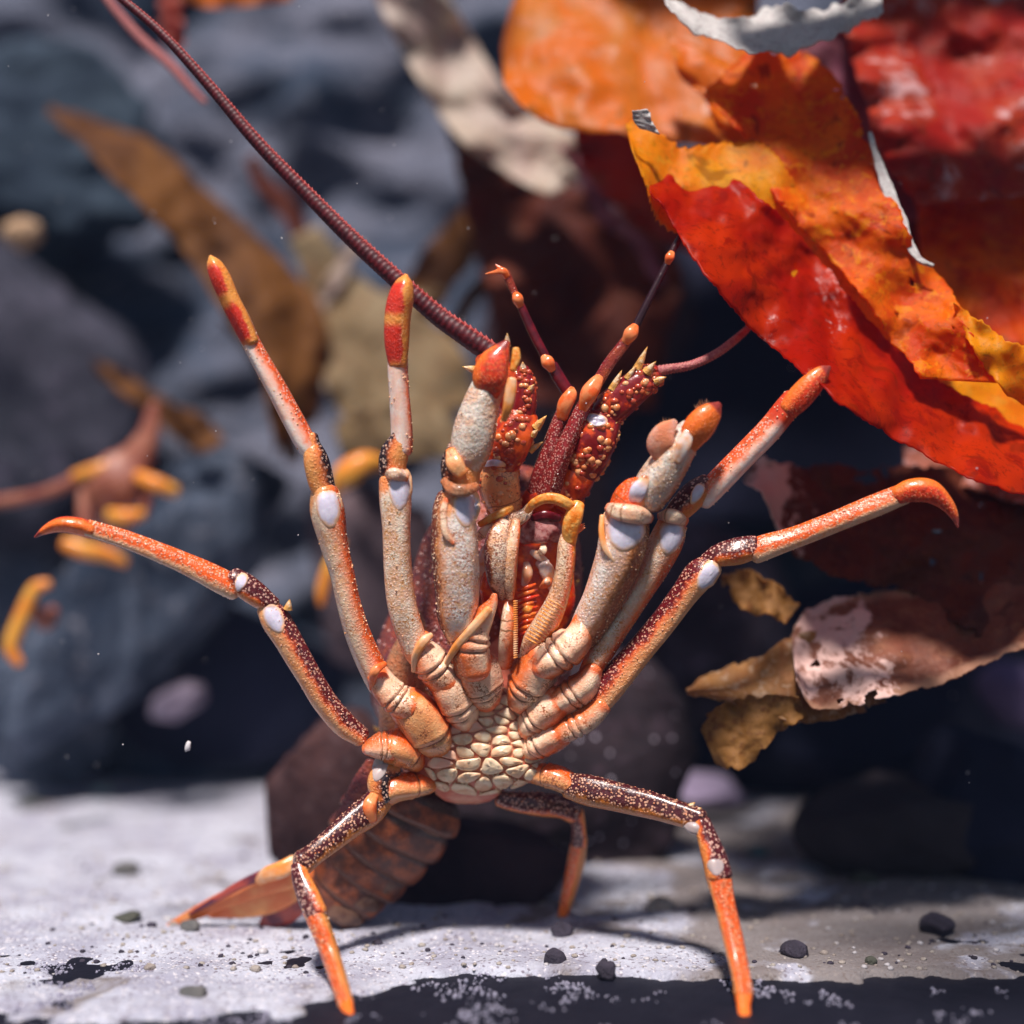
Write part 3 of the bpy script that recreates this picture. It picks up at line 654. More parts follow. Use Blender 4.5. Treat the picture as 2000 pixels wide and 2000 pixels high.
frond('kelp_blade', [(1695.6, 259.9, 1700.4, 258.1, 0.8968), (1707.8, 319.6, 1722.2, 316.4, 0.891), (1726.0, 380.0, 1746.0, 374.0, 0.885), (1740.9, 430.5, 1765.1, 419.5, 0.88), (1764.0, 474.0, 1782.0, 466.0, 0.8756), (1791.5, 510.2, 1798.5, 501.8, 0.8718), (1821.5, 521.8, 1824.5, 518.2, 0.8704)], K_white,
      'narrow white rolled kelp edge beside the bright orange blade', .001, 3, 13, nu=10, ruff=.3, thick=.002)
frond('kelp_blade', [(1764, 872, 1766, 930, 0.985, 0.955), (1850, 852, 1845, 945, 0.98, 0.95), (1920, 800, 1920, 960, 0.975, 0.945), (1990, 790, 1990, 985, 0.97, 0.94), (2090, 820, 2080, 1020, 0.97, 0.94)], K_pinkbr, 'pinkish-brown kelp blade at the right edge under the red one', .01, 7, 14)
frond('kelp_blade', [(1452, 934, 1456, 946, 0.95, 0.91), (1482, 896, 1488, 968, 0.95, 0.91), (1560, 912, 1540, 1070, 0.95, 0.91), (1620, 905, 1600, 1110, 0.95, 0.91), (1700, 918, 1680, 1140, 0.95, 0.91), (1780, 905, 1780, 1160, 0.95, 0.91), (1900, 920, 1900, 1240, 0.95, 0.91), (2090, 950, 2080, 1300, 0.95, 0.91)], K_torn,
      'dark torn kelp blade with pale gnawed patches behind the hooked right leg', .009, 9, 15, nu=70, nv=24, tear=.42)
frond('kelp_blade', [(1408, 1122, 1412, 1150, 0.920), (1450, 1112, 1452, 1192, 0.915), (1500, 1130, 1500, 1206, 0.910), (1562, 1180, 1535, 1218, 0.905)], K_gold, 'small tan torn kelp scrap under the hooked right leg', .005, 8, 16, nu=36, nv=24, tear=.45)
frond('kelp_blade', [(1545, 1240, 1556, 1330, 0.92, 0.87), (1560, 1205, 1590, 1385, 0.92, 0.87), (1590, 1185, 1655, 1380, 0.92, 0.87), (1665, 1162, 1730, 1362, 0.92, 0.87), (1800, 1148, 1850, 1330, 0.925, 0.875), (1950, 1130, 1980, 1272, 0.93, 0.88), (2090, 1110, 2090, 1240, 0.94, 0.89)], K_low,
      'large torn brown kelp blade with pinkish-white patch at right', .007, 7, 17, nu=80, nv=22, tear=.22)
frond('kelp_blade', [(1340, 1346, 1342, 1354, 0.918, 0.888), (1400, 1308, 1420, 1372, 0.915, 0.885), (1470, 1288, 1500, 1400, 0.913, 0.883), (1535, 1250, 1570, 1412, .905, .882), (1600, 1225, 1650, 1400, .905, .882), (1680, 1230, 1730, 1370, .91, .89)], K_gold2, 'pale ochre kelp lobe pointing left from the large torn brown blade', .007, 7, 31, nu=60, nv=24, tear=.3)
frond('kelp_blade', [(1366, 1418, 1398, 1492, 0.885), (1410, 1376, 1450, 1502, 0.882), (1475, 1360, 1515, 1440, 0.880), (1560, 1360, 1580, 1402, 0.878)], K_gold, 'ragged ochre kelp tip hanging over the dark gap at right', .006, 9, 18, nu=44, nv=26, tear=.42)
frond('kelp_blade', [(717.5, -40, 857.0, -40, 1.16, 1.16), (773.8, 80, 936.5, 95, 1.16, 1.16), (833.8, 185, 1008.9, 200, 1.15, 1.15), (897.5, 275, 1099.0, 250, 1.14, 1.14), (980.0, 335, 1166.0, 285, 1.13, 1.13), (1075.0, 385, 1168.0, 330, 1.12, 1.12)], K_pale, 'blurred pale straw kelp blade hanging from the top centre', .012, 4, 19)
frond('kelp_blade', [(858, 180, 890, 190, 1.2), (880, 280, 1000, 290, 1.19), (905, 380, 1150, 380, 1.19), (920, 470, 1290, 470, 1.19), (950, 560, 1330, 570, 1.2), (960, 660, 1300, 660, 1.2), (980, 780, 1280, 800, 1.2)], K_dkbrown, 'blurred dark brown kelp behind the antennules', .02, 8, 20)
frond('kelp_blade', [(1120, 250, 1330, 240, 1.08), (1140, 330, 1310, 360, 1.08), (1200, 400, 1330, 440, 1.08), (1280, 460, 1360, 500, 1.08)], K_brred, 'blurred brick-red kelp left of the mustard blade', .01, 5, 21)
frond('kelp_blade', [(1085, 280, 1110, 290, 1.12), (1130, 350, 1165, 340, 1.12), (1170, 430, 1205, 420, 1.12), (1230, 470, 1270, 480, 1.13), (1270, 540, 1300, 560, 1.14)], K_purple, 'thin dusky purple kelp fold in the dark centre background', .008, 5, 22)
frond('kelp_blade', [(98, 205, 92, 222, 1.27, 1.22), (200, 240, 165, 290, 1.25, 1.2), (310, 285, 250, 375, 1.24, 1.19), (400, 370, 330, 460, 1.23, 1.18), (480, 440, 395, 545, 1.23, 1.18), (560, 520, 450, 630, 1.22, 1.17), (630, 600, 510, 720, 1.22, 1.17), (640, 700, 520, 800, 1.22, 1.17), (620, 820, 540, 880, 1.23, 1.18)], K_brown, 'long blurred brown kelp blade crossing the left background', .014, 5, 23)
frond('kelp_blade', [(650, 830, 670, 900, 1.2), (720, 795, 740, 898, 1.19), (800, 785, 830, 897, 1.19), (880, 800, 930, 898, 1.19)], K_tan, 'blurred pale olive kelp blade behind the two upright left legs', .006, 4, 24)
frond('kelp_blade', [(560, 470, 620, 440, 1.25), (600, 560, 700, 540, 1.24), (620, 660, 800, 600, 1.23), (640, 760, 900, 680, 1.22), (700, 850, 930, 790, 1.21)], K_tan, 'blurred tan kelp blade below the long antenna', .005, 5, 25)
frond('kelp_blade', [(930, 380, 980, 420, 1.25), (860, 450, 910, 530, 1.25), (790, 540, 840, 620, 1.25), (700, 620, 760, 720, 1.25), (640, 700, 700, 800, 1.25)], K_brown, 'blurred brown kelp blade slanting behind the long antenna', .01, 5, 26)
frond('kelp_blade', [(480, 310, 500, 300, 1.26), (500, 370, 530, 350, 1.26), (560, 440, 590, 410, 1.26), (610, 540, 625, 530, 1.26), (660, 660, 675, 650, 1.26)], K_dkbrown, 'thin blurred kelp strand beside the long antenna', .006, 4, 27)
frond('kelp_blade', [(330, -40, 330, -10, 1.15), (400, -40, 400, 14, 1.15), (480, -40, 480, 12, 1.15), (580, -40, 570, 0, 1.15)], K_amber, 'orange kelp blade barely dipping in at the top left', .004, 3, 28)
frond('kelp_blade', [(305, -20, 350, -20, 1.13), (312, 40, 360, 40, 1.13), (325, 85, 362, 80, 1.13), (338, 100, 352, 98, 1.13)], K_brred, 'small blurred rusty kelp tag hanging at the top left', .004, 3, 29)
frond('kelp_blade', [(180, 700, 190, 730, 1.25), (260, 740, 280, 800, 1.25), (340, 790, 380, 880, 1.24), (400, 810, 440, 860, 1.24)], K_brown, 'blurred olive-brown kelp scrap above the far small lobster', .008, 5, 30)

for n_, (pts_, mt_, lb_) in enumerate((
    ([(700, 470, 1.24), (640, 560, 1.23), (600, 660, 1.23), (610, 760, 1.22)], K_pale, 'blurred pale twig-like kelp strand curving down behind the long antenna'),
    ([(860, 560, 1.24), (780, 600, 1.23), (720, 690, 1.22), (690, 800, 1.22)], K_tan, 'blurred tan kelp strand arching behind the second left leg'),
    ([(960, 520, 1.26), (900, 600, 1.25), (860, 680, 1.25), (800, 740, 1.24)], K_brown, 'blurred brown kelp strand left of the left antennule'),
    ([(440, 620, 1.26), (500, 700, 1.25), (540, 800, 1.25), (560, 900, 1.24)], K_brown, 'blurred brown kelp strand behind the long leg at left'))):
    frond('kelp_blade', [(x - 14 + 4 * q, y, x + 14 + 6 * q, y + 8, d) for q, (x, y, d) in enumerate(pts_)], mt_, lb_, .006, 5, 60 + n_, nu=8)
# unseen kelp blades added overhead to shade the lower right of the tank
def shade_canopy(x0, y0, x1, y1, z, wd, mat, label, seed):
    rows = []; n = 6; v = []; f = []; uv = []; NU = 12; NV = 30
    dx, dy = x1 - x0, y1 - y0; L = math.hypot(dx, dy); px_, py_ = -dy / L, dx / L
    for i in range(NV + 1):
        t = i / NV; wd_ = wd * math.sin(PI * (.08 + .84 * t)) ** .5
        for k in range(NU + 1):
            u = k / NU - .5; x = x0 + dx * t + px_ * u * wd_; y = y0 + dy * t + py_ * u * wd_
            j = .008 * noise.noise(Vector((x * 40, y * 40, seed)))
            v.append((x + j, y + j, z + .02 * noise.noise(Vector((x * 9, y * 9, seed))) + .01 * math.sin(t * 14 + seed) * abs(u) * 2))
    for i in range(NV):
        for k in range(NU):
            a = i * (NU + 1) + k; f.append([a, a + 1, a + NU + 2, a + NU + 1]); uv += [(k / NU, i / NV), ((k + 1) / NU, i / NV), ((k + 1) / NU, (i + 1) / NV), (k / NU, (i + 1) / NV)]
    o = link('kelp_blade', v, f, mat, uvs=uv); m = o.modifiers.new('thickness', 'SOLIDIFY'); m.thickness = .0015; tag(o, label, 'kelp blade', 'kelp blades')
shade_canopy(.10, .575, .42, .62, .62, .06, K_maroon2, 'dark floating kelp blade added for shade above the picture at right, nearest the glass', 1)
shade_canopy(.12, .82, .50, .84, .70, .08, K_dkbrown, 'dark brown floating kelp blade added for shade above the picture at right, second from the glass', 2)
shade_canopy(.14, .50, .48, .54, .60, .05, K_maroon2, 'narrow dark kelp blade added above the picture to shade the lower right sand', 3)
shade_canopy(.05, .99, .50, 1.02, .80, .16, K_dkbrown, 'broad dark brown kelp blade added for shade high above the picture at right', 4)
shade_canopy(.00, 1.16, .52, 1.20, .80, .16, K_maroon2, 'broad maroon kelp blade added for shade high above the back of the tank', 5)

# ============================================================ THE BIG LOBSTER
LOB = empty('spiny_lobster', P(950, 1450, .88) * 1.0)
tag(LOB, 'large orange and cream spiny lobster rearing up against the glass, belly shown, legs spread', 'lobster')

# body shell behind the legs
CAR = seg('carapace', [(895, 1490, .915, 110), (905, 1450, .912, 160), (915, 1400, .91, 185), (925, 1310, .908, 192), (960, 1200, .905, 172), (985, 1100, .90, 158), (1010, 1030, .90, 130), (1030, 965, .90, 90)], M_['carap'], LOB, flat=.72, n=12, sides=64, wob=.02)
seg('cheek_shell', [(790, 1440, .880, 50), (795, 1370, .874, 55), (805, 1300, .872, 50), (825, 1240, .874, 36), (835, 1190, .88, 20)], M_['cheek'], LOB, flat=.5, n=10, sides=32)
mb = MB(); rr_ = random.Random(15)
T_ = BVHTree.FromPolygons([v.co + LOB.location for v in CAR.data.vertices], [p.vertices[:] for p in CAR.data.polygons])
for k in range(1100):
    x, y = rr_.uniform(730, 1170), rr_.uniform(1000, 1480); d0 = P(x, y, .75); h = T_.ray_cast(d0, (P(x, y, .95) - d0).normalized(), .3)
    if h[0] is None: continue
    q = S(rr_.uniform(1.6, 4.4)); blob(mb, h[0], q, q, q, 0, 0, 6, 4)
mb.build('carapace_bumps', plain('pale_carapace_bump', (.42, .20, .20), (.62, .38, .34), 300, .3, .1), LOB)['kind'] = 'stuff'
mb = MB(); rr_ = random.Random(5)
for k in range(46):       # carapace spines along both rims
    side = -1 if k % 2 else 1; t = rr_.random()
    yy = 1030 + 400 * t; hw = [130, 158, 172, 190, 186][min(4, int(t * 5))]; cx = 1000 - 80 * t
    x = cx + side * hw * rr_.uniform(.86, 1.0); d = .885 + rr_.uniform(-.01, .02)
    b = P(x, yy, d); cone(mb, b, P(x + side * rr_.uniform(5, 10), yy - rr_.uniform(6, 14), d - .002), S(5), 0, 6)
mb.build('carapace_spines', M_['spine'], LOB)['kind'] = 'stuff'

# sternum with its plates
mb = MB()
tube(mb, [(912, 1536, .874, 70), (912, 1500, .867, 140), (925, 1452, .864, 150), (950, 1400, .863, 95), (970, 1350, .864, 62), (982, 1290, .867, 36), (990, 1240, .872, 24)], flat=.30, n=8, sides=40, wob=.08)
rr_ = random.Random(11)
S0 = BVHTree.FromPolygons(mb.v, mb.f)
for k in range(150):
    t = rr_.uniform(.58, 1); y = 1300 + 250 * t; w_ = 30 + 85 * min(1, t * 1.35); x = 975 - 45 * t + rr_.uniform(-1, 1) * w_
    r = rr_.uniform(1.2, 2.8); h_ = S0.ray_cast(P(x, y, .80), (P(x, y, .95) - P(x, y, .80)).normalized(), .3)
    if h_[0] is not None: blob(mb, h_[0] - Vector((0, S(1), 0)), S(r * rr_.uniform(1, 1.6)), S(r), S(r), rr_.uniform(0, 3), 1, 8, 5)
STO = mb.build('sternum', [M_['sternum'], M_['plate']], LOB)
ST = BVHTree.FromPolygons([v.co + LOB.location for v in STO.data.vertices], [p.vertices[:] for p in STO.data.polygons])
# fitted chest plates: cells round scattered centres, cut back so that flesh shows in the grooves
def clip(poly, a, b, c):
    out = []
    for p, q in zip(poly, poly[1:] + poly[:1]):
        dp, dq = a * p[0] + b * p[1] - c, a * q[0] + b * q[1] - c
        if dp <= 0: out.append(p)
        if dp * dq < 0: t = dp / (dp - dq); out.append((p[0] + (q[0] - p[0]) * t, p[1] + (q[1] - p[1]) * t))
    return out
chest = [(903, 1378), (940, 1358), (985, 1340), (1016, 1368), (1030, 1420), (1066, 1466), (1052, 1522), (990, 1548), (930, 1556), (858, 1546), (826, 1500), (868, 1440)]
g = random.Random(21); sites = []; SY = 1.75
for _ in range(4000):
    x, y = g.uniform(820, 1070), g.uniform(1338, 1558)
    mind = 14 + 17 * (0.5 + .5 * noise.noise(Vector((x * .02, y * .02, 3)))) + (6 if y > 1470 else 0)
    if all(math.hypot(x - a, (y - b) * SY) > mind * 1.25 for a, b in sites): sites.append((x, y))
for n_, (x, y) in enumerate(sites):
    poly = [(a, b * SY) for a, b in chest[::-1]]
    for (a, b) in sites:
        if (a, b) == (x, y) or math.hypot(a - x, (b - y) * SY) > 150: continue
        nx_, ny_ = a - x, (b - y) * SY; mx, my = (a + x) / 2, (b + y) / 2 * SY
        poly = clip(poly, nx_, ny_, nx_ * mx + ny_ * my)
        if len(poly) < 3: break
    if len(poly) < 3: continue
    poly = [(a, b / SY) for a, b in poly]; cx = sum(a for a, b in poly) / len(poly); cy = sum(b for a, b in poly) / len(poly)
    if not ST.ray_cast(P(cx, cy, .80), (P(cx, cy, .95) - P(cx, cy, .80)).normalized(), .3)[0]: continue
    for q0 in (.72, .75): poly = [((a[0] * q + b[0] * (1 - q)), (a[1] * q + b[1] * (1 - q))) for a, b in zip(poly, poly[1:] + poly[:1]) for q in (q0, 1 - q0)]
    n = len(poly); vs = []; fs = []; lift = g.uniform(4.0, 6.5)
    for (t, hgt) in ((.0, 1.0), (.45, .98), (.72, .85), (.85, .55), (.91, .1), (.91, -1.2)):
        for (a, b) in poly:
            X, Z = cx + (a - cx) * t, cy + (b - cy) * t
            a0 = P(X, Z, .80); hit = ST.ray_cast(a0, (P(X, Z, .95) - a0).normalized(), .3)
            dd = (hit[0].y if hit[0] is not None else .866) - S(lift * hgt) - (S(4) if hgt > 0 else 0) + S(1.0) * noise.noise(Vector((X * .12, Z * .12, 7)))
            p = P(X, Z, dd)
            vs.append(p)
    for i_ in range(5):
        for k in range(n): k2 = (k + 1) % n; fs.append([i_ * n + k, i_ * n + k2, (i_ + 1) * n + k2, (i_ + 1) * n + k])
    mb = MB(); mb.add(vs, fs)
    mb.build('sternum_plate', M_['plate_pink'] if cx + g.uniform(-20, 20) < 915 and cy < 1500 else M_['plate'], LOB)


def tubercles(mb, fr_, k, mi):
    "small beads standing on the shell, thickest on its outer side"
    c, rr, fr = fr_; g = random.Random(len(c) * 7 + int(rr[0] * 1e6)); L = sum((b - a).length for a, b in zip(c, c[1:]))
    ds = k.get('dside', (0, 0)); dv = Vector((ds[0], k.get('dback', 1.0), -ds[1])); flat = k.get('flat', 1.0)
    for _ in range(int(L / S(1.5))):
        i = g.randrange(len(c)); t, A, B = fr[i]; th0 = math.atan2(dv.dot(B), dv.dot(A))
        th = th0 + (g.gauss(0, .75) if g.random() < .7 else g.uniform(-PI, PI))
        n_ = A * math.cos(th) + B * math.sin(th) * flat
        if n_.y > rr[i] * 0 + .5: continue
        q = S(g.uniform(1.0, 2.1)); blob(mb, c[i] + t * g.uniform(-1, 1) * S(4) + n_ * rr[i] * .985, q, q, q, 0, mi, 6, 4)
def leg(name, spec):
    "spec: list of (part name, points, material key, kwargs); the first one is the leg itself, the rest its pieces"
    n0, p0, m0, k0 = spec[0]
    mb = MB(); fr_ = tube(mb, p0, **k0); tubercles(mb, fr_, k0, 1)
    root = mb.build(name, [M_[m0], M_['tubercle_dark' if m0 in ('upleg_maroon', 'upleg_dark', 'knee_dark') else 'tubercle']], LOB)
    for (n, p, m, k) in spec[1:]:
        k = dict(k); sp = k.pop('spines', None)
        mb = MB(); fr_ = tube(mb, p, **k)
        mats = [M_[m]]
        if n == 'lower_leg' and not sp: mats.append(M_['tubercle']); tubercles(mb, fr_, k, 1)
        if sp:
            mats.append(M_['spine'])
            for (bx, by, bd, tx, ty, td, r) in sp: cone(mb, P(bx, by, bd), P(tx, ty, td), S(r), 1)
        mb.build(n, mats, root)
    return root
def mem(x, y, d, rx, rz, rot=0, key='membrane', root=None, name='joint_membrane', taper=1.0):
    "shield-shaped membrane lying on the shell: each point is dropped on to the surface behind it"
    trees = []
    for o in [root] + [q for q in COL.objects if q.parent == root and q.type == 'MESH']:
        wl = world_loc(o); trees.append(BVHTree.FromPolygons([v.co + wl for v in o.data.vertices], [p.vertices[:] for p in o.data.polygons]))
    c = P(x, y, d); n = 26; RN = 9; v = []; f = []; last = None
    M = Matrix.Rotation(rot, 3, 'Y'); ny = []; uvs_ = []
    for i in range(RN + 1):
        t = i / RN
        for k in range(n):
            a = 2 * PI * k / n; cx = math.cos(a); sz = math.sin(a)
            e = .72; cx = math.copysign(abs(cx) ** e, cx); sz2 = math.copysign(abs(sz) ** e, sz)
            if sz < 0: cx *= 1 - .45 * taper * abs(sz) ** 1.5; sz2 = sz
            p = c + M @ Vector((cx * S(rx) * .98 * t, 0, sz2 * S(rz) * t)); o_ = Vector((p.x, d - .05, p.z)); best = None
            for T in trees:
                h = T.ray_cast(o_, Vector((0, 1, 0)), .09)
                if h[0] is not None and (best is None or h[3] < best): best = h[3]
            yy = (o_.y + best) if best is not None else None
            v.append(p); ny.append(yy)
    ok = [q for q in ny if q is not None]; base = sum(ok) / len(ok) if ok else d
    for i in range(RN + 1):
        for k in range(n):
            q = ny[i * n + k]
            if q is None: q = ny[(i - 1) * n + k] if i and ny[(i - 1) * n + k] is not None else base; ny[i * n + k] = q
            t = i / RN; v[i * n + k].y = q - S(1.8) * (1 - t ** 5) + (S(2) if i == RN else 0)
    for i in range(RN):
        for k in range(n): k2 = (k + 1) % n; f.append([i * n + k, i * n + k2, (i + 1) * n + k2, (i + 1) * n + k]); uvs_.append([(k / n, i / RN), (k2 / n, i / RN), (k2 / n, (i + 1) / RN), (k / n, (i + 1) / RN)])
    mb = MB(); mb.add(v, f, uvs_); return mb.build(name, M_[key], root)
def folds(pts_list, root, key='base'):
    for p in pts_list:
        seg('joint_fold', p, M_[key], root, flat=.8, n=6, sides=18)

# ---- left leg 1 (short, thick, in front of the mouth)
g = leg('walking_leg', [
    ('leg', [(900, 1250, .838, 26), (893, 1205, .832, 38), (893, 1150, .828, 43), (890, 1080, .824, 45), (888, 1010, .822, 42), (892, 975, .823, 38)], 'upleg_white', dict(dside=(-1, 0), dback=.4, flat=.8)),
    ('lower_leg', [(910, 915, .822, 30), (918, 885, .819, 38), (928, 840, .817, 41), (940, 790, .816, 36), (960, 742, .817, 32)], 'shin_rough', dict(dside=(1, .2), dback=.6, flat=.75)),
    ('knee', [(900, 955, .826, 34), (902, 930, .825, 37), (900, 900, .824, 36), (898, 872, .825, 24)], 'knee', dict(dside=(-1, .3), dback=-.15)),
    ('knee_plate', [(880, 880, .815, 10), (888, 905, .811, 17), (903, 925, .811, 12)], 'base_orange', dict(flat=.6, dback=1)),
    ('claw_tip', [(956, 768, .815, 24), (958, 740, .812, 34), (966, 712, .811, 31), (978, 690, .811, 21), (990, 670, .811, 8)], 'tip', dict(dside=(.5, 0), dback=-.7, flat=.8)),
    ('claw_finger', [(984, 820, .812, 6), (992, 795, .809, 10), (997, 765, .808, 11), (1000, 742, .808, 9)], 'horn', dict(flat=.8)),
    ('claw_finger', [(1002, 722, .812, 7), (1008, 700, .812, 9), (1008, 682, .812, 7)], 'palp', dict(flat=.8)),
    ('knee_cuff', [(872, 975, .813, 5), (866, 1000, .812, 7), (870, 1040, .811, 6), (885, 1062, .812, 3)], 'base', dict(flat=.6)),
    ('leg_base', [(952, 1372, .853, 26), (944, 1350, .848, 37), (934, 1318, .844, 42), (926, 1300, .843, 38)], 'base', dict(grooves=(.28, .41), n=16, dside=(-1, 0), dback=1, flat=.8)),
    ('leg_base', [(926, 1310, .838, 36), (920, 1270, .835, 38), (925, 1235, .833, 34), (945, 1205, .832, 22), (962, 1178, .831, 11), (966, 1162, .831, 6)], 'base', dict(grooves=(.28, .41), n=16, dside=(-.6, -1), dback=.2, flat=.8)),
])
mem(910, 993, .8105, 27, 40, 0, root=g)
seg('joint_fold', [(868, 940, .820, 8), (885, 956, .811, 12), (910, 958, .810, 12), (930, 950, .815, 8)], M_['cheek'], g)
seg('leg_crest', [(870, 1300, .835, 5), (890, 1265, .829, 8), (925, 1225, .825, 9), (955, 1190, .826, 8)], M_['horn'], g)
# ---- left leg 2
g = leg('walking_leg', [
    ('leg', [(772, 940, .828, 31), (773, 975, .827, 31), (775, 1040, .828, 27), (778, 1110, .831, 27), (788, 1190, .835, 28), (812, 1262, .840, 26), (825, 1285, .842, 24)], 'upleg_cream', dict(dside=(.2, 0), dback=1)),
    ('lower_leg', [(784, 880, .826, 22), (785, 840, .825, 21), (780, 770, .823, 20), (777, 715, .822, 20), (777, 690, .822, 19)], 'shin', dict(dside=(1, 0), dback=.8)),
    ('knee', [(770, 935, .828, 24), (768, 915, .827, 26), (772, 885, .826, 27), (782, 858, .825, 20), (786, 835, .825, 14)], 'knee', dict(dside=(-1, .5), dback=-.1)),
    ('claw_tip', [(778, 712, .820, 18), (776, 670, .819, 24), (778, 620, .818, 26), (784, 580, .817, 25), (790, 552, .817, 17), (793, 538, .817, 5)], 'tip_red', dict(dside=(1, 0), dback=1)),
    ('leg_base', [(910, 1412, .856, 24), (898, 1385, .850, 36), (882, 1350, .847, 40), (868, 1325, .846, 36)], 'base', dict(grooves=(.28, .41), n=16, dside=(-1, 0), dback=1)),
    ('leg_base', [(872, 1335, .845, 34), (852, 1308, .842, 36), (835, 1285, .840, 33), (822, 1255, .839, 20), (832, 1238, .838, 9)], 'base', dict(grooves=(.28, .41), n=16, dside=(-1, -.4), dback=.3)),
])
mem(780, 956, .8175, 24, 44, 0, root=g)
seg('leg_crest', [(808, 1310, .838, 5), (812, 1280, .832, 8), (828, 1252, .830, 9), (842, 1240, .833, 5)], M_['horn'], g)
seg('joint_fold', [(755, 930, .826, 6), (770, 925, .817, 12), (792, 935, .822, 8)], M_['upleg_cream'], g)
# ---- left leg 3
g = leg('walking_leg', [
    ('leg', [(634, 960, .830, 27), (640, 1000, .829, 33), (652, 1060, .830, 27), (668, 1120, .832, 23), (684, 1190, .835, 23), (708, 1262, .840, 25), (738, 1325, .845, 26), (752, 1345, .846, 26)], 'upleg_orange', dict(dside=(1, -.3), dback=.8)),
    ('lower_leg', [(610, 885, .829, 20), (590, 855, .828, 21), (545, 770, .826, 20), (495, 680, .824, 18), (470, 625, .823, 18), (458, 600, .823, 17)], 'shin', dict(dside=(1, -.6), dback=.25)),
    ('knee', [(632, 962, .830, 23), (624, 935, .829, 25), (616, 900, .828, 25), (610, 870, .828, 17), (612, 850, .827, 9)], 'knee', dict(dside=(1, .5), dback=0)),
    ('claw_tip', [(490, 668, .8215, 16), (470, 625, .820, 19), (450, 585, .819, 19), (432, 545, .818, 20), (418, 516, .818, 15), (411, 501, .818, 4)], 'tip_red', dict(dside=(1, -.4), dback=1)),
    ('leg_base', [(858, 1458, .857, 30), (842, 1432, .851, 42), (818, 1398, .848, 44), (795, 1375, .847, 38)], 'base_orange', dict(grooves=(.31,), n=16, dside=(-.3, -1), dback=.6)),
    ('leg_base', [(800, 1378, .845, 34), (780, 1372, .843, 32), (752, 1345, .842, 29), (735, 1318, .842, 24)], 'base', dict(grooves=(.28, .41), n=16, dside=(-1, -.2), dback=.4)),
])
mem(641, 995, .8195, 26, 40, -.15, root=g)
seg('leg_crest', [(726, 1345, .838, 5), (732, 1312, .830, 9), (752, 1296, .834, 5)], M_['joint'], g)
# ---- left leg 4 (reaching to the left edge)
g = leg('walking_leg', [
    ('leg', [(522, 1188, .832, 22), (538, 1212, .832, 28), (565, 1255, .833, 26), (600, 1315, .836, 24), (635, 1372, .841, 24), (672, 1415, .846, 24), (705, 1440, .850, 19)], 'upleg_maroon', dict(dside=(1, -.75), dback=-.15)),
    ('lower_leg', [(460, 1152, .830, 22), (430, 1135, .829, 24), (350, 1096, .826, 20), (260, 1060, .823, 18), (200, 1040, .821, 17), (172, 1032, .820, 17)], 'shin_orange', dict(dside=(.35, -1), dback=-.1)),
    ('knee', [(455, 1128, .829, 20), (480, 1146, .829, 24), (510, 1168, .830, 22), (535, 1182, .831, 15)], 'knee_dark', dict(dside=(.7, -.8), dback=-.1)),
    ('claw_tip', [(180, 1036, .819, 15), (155, 1027, .818, 17), (120, 1024, .817, 15), (90, 1034, .817, 9), (68, 1049, .817, 2)], 'tip', dict(dside=(0, -1), dback=1)),
    ('leg_base', [(812, 1488, .858, 24), (795, 1470, .853, 35), (775, 1460, .850, 38), (758, 1460, .849, 33)], 'base_orange', dict(grooves=(.31,), n=16, dside=(0, -1), dback=.4)),
    ('leg_base', [(765, 1460, .848, 30), (745, 1458, .846, 28), (728, 1460, .846, 21), (716, 1462, .847, 14)], 'base', dict(grooves=(.28, .41), n=16, dside=(-.3, -1), dback=.4)),
])
mem(534, 1210, .8225, 20, 32, -.5, root=g); mem(469, 1138, .8215, 12, 20, .35, root=g)
cone_mb = MB(); cone(cone_mb, P(562, 1190, .828), P(566, 1170, .827), S(9)); cone_mb.build('leg_spine', M_['spine'], g)
# ---- left leg 5 (standing)
g = leg('walking_leg', [
    ('leg', [(742, 1560, .850, 26), (722, 1582, .846, 29), (690, 1605, .841, 27), (650, 1638, .833, 23), (612, 1668, .825, 21), (590, 1685, .820, 24)], 'upleg_dark', dict(dside=(-.6, -.6), dback=-.7)),
    ('lower_leg', [(612, 1775, .806, 21), (628, 1815, .800, 20), (645, 1862, .793, 18), (662, 1915, .780, 17), (676, 1962, .768, 16)], 'shin_foot', dict(dside=(-.8, 0), dback=.3)),
    ('knee', [(582, 1690, .818, 13), (590, 1718, .814, 18), (605, 1752, .809, 22), (620, 1785, .804, 22)], 'knee_dark', dict(dside=(-1, .2), dback=-.3)),
    ('claw_tip', [(677, 1962, .767, 14), (682, 1980, .760, 11), (689, 2002, .752, 6), (692, 2010, .748, 2)], 'tip', dict(dside=(0, 0), dback=1)),
    ('leg_base', [(838, 1532, .862, 20), (805, 1535, .856, 26), (770, 1540, .852, 28), (745, 1555, .850, 26)], 'base_orange', dict(grooves=(.31,), n=16, dside=(-.3, -1), dback=.4)),
    ('leg_base', [(775, 1505, .851, 12), (750, 1508, .848, 19), (740, 1530, .846, 22), (748, 1560, .846, 18)], 'knee', dict(dside=(.6, .2), dback=-.5)),
])
mem(742, 1500, .846, 16, 26, .3, 'membrane_grey', root=g)
seg('joint_fold', [(730, 1555, .842, 10), (722, 1575, .838, 14), (728, 1602, .839, 9)], M_['joint'], g)
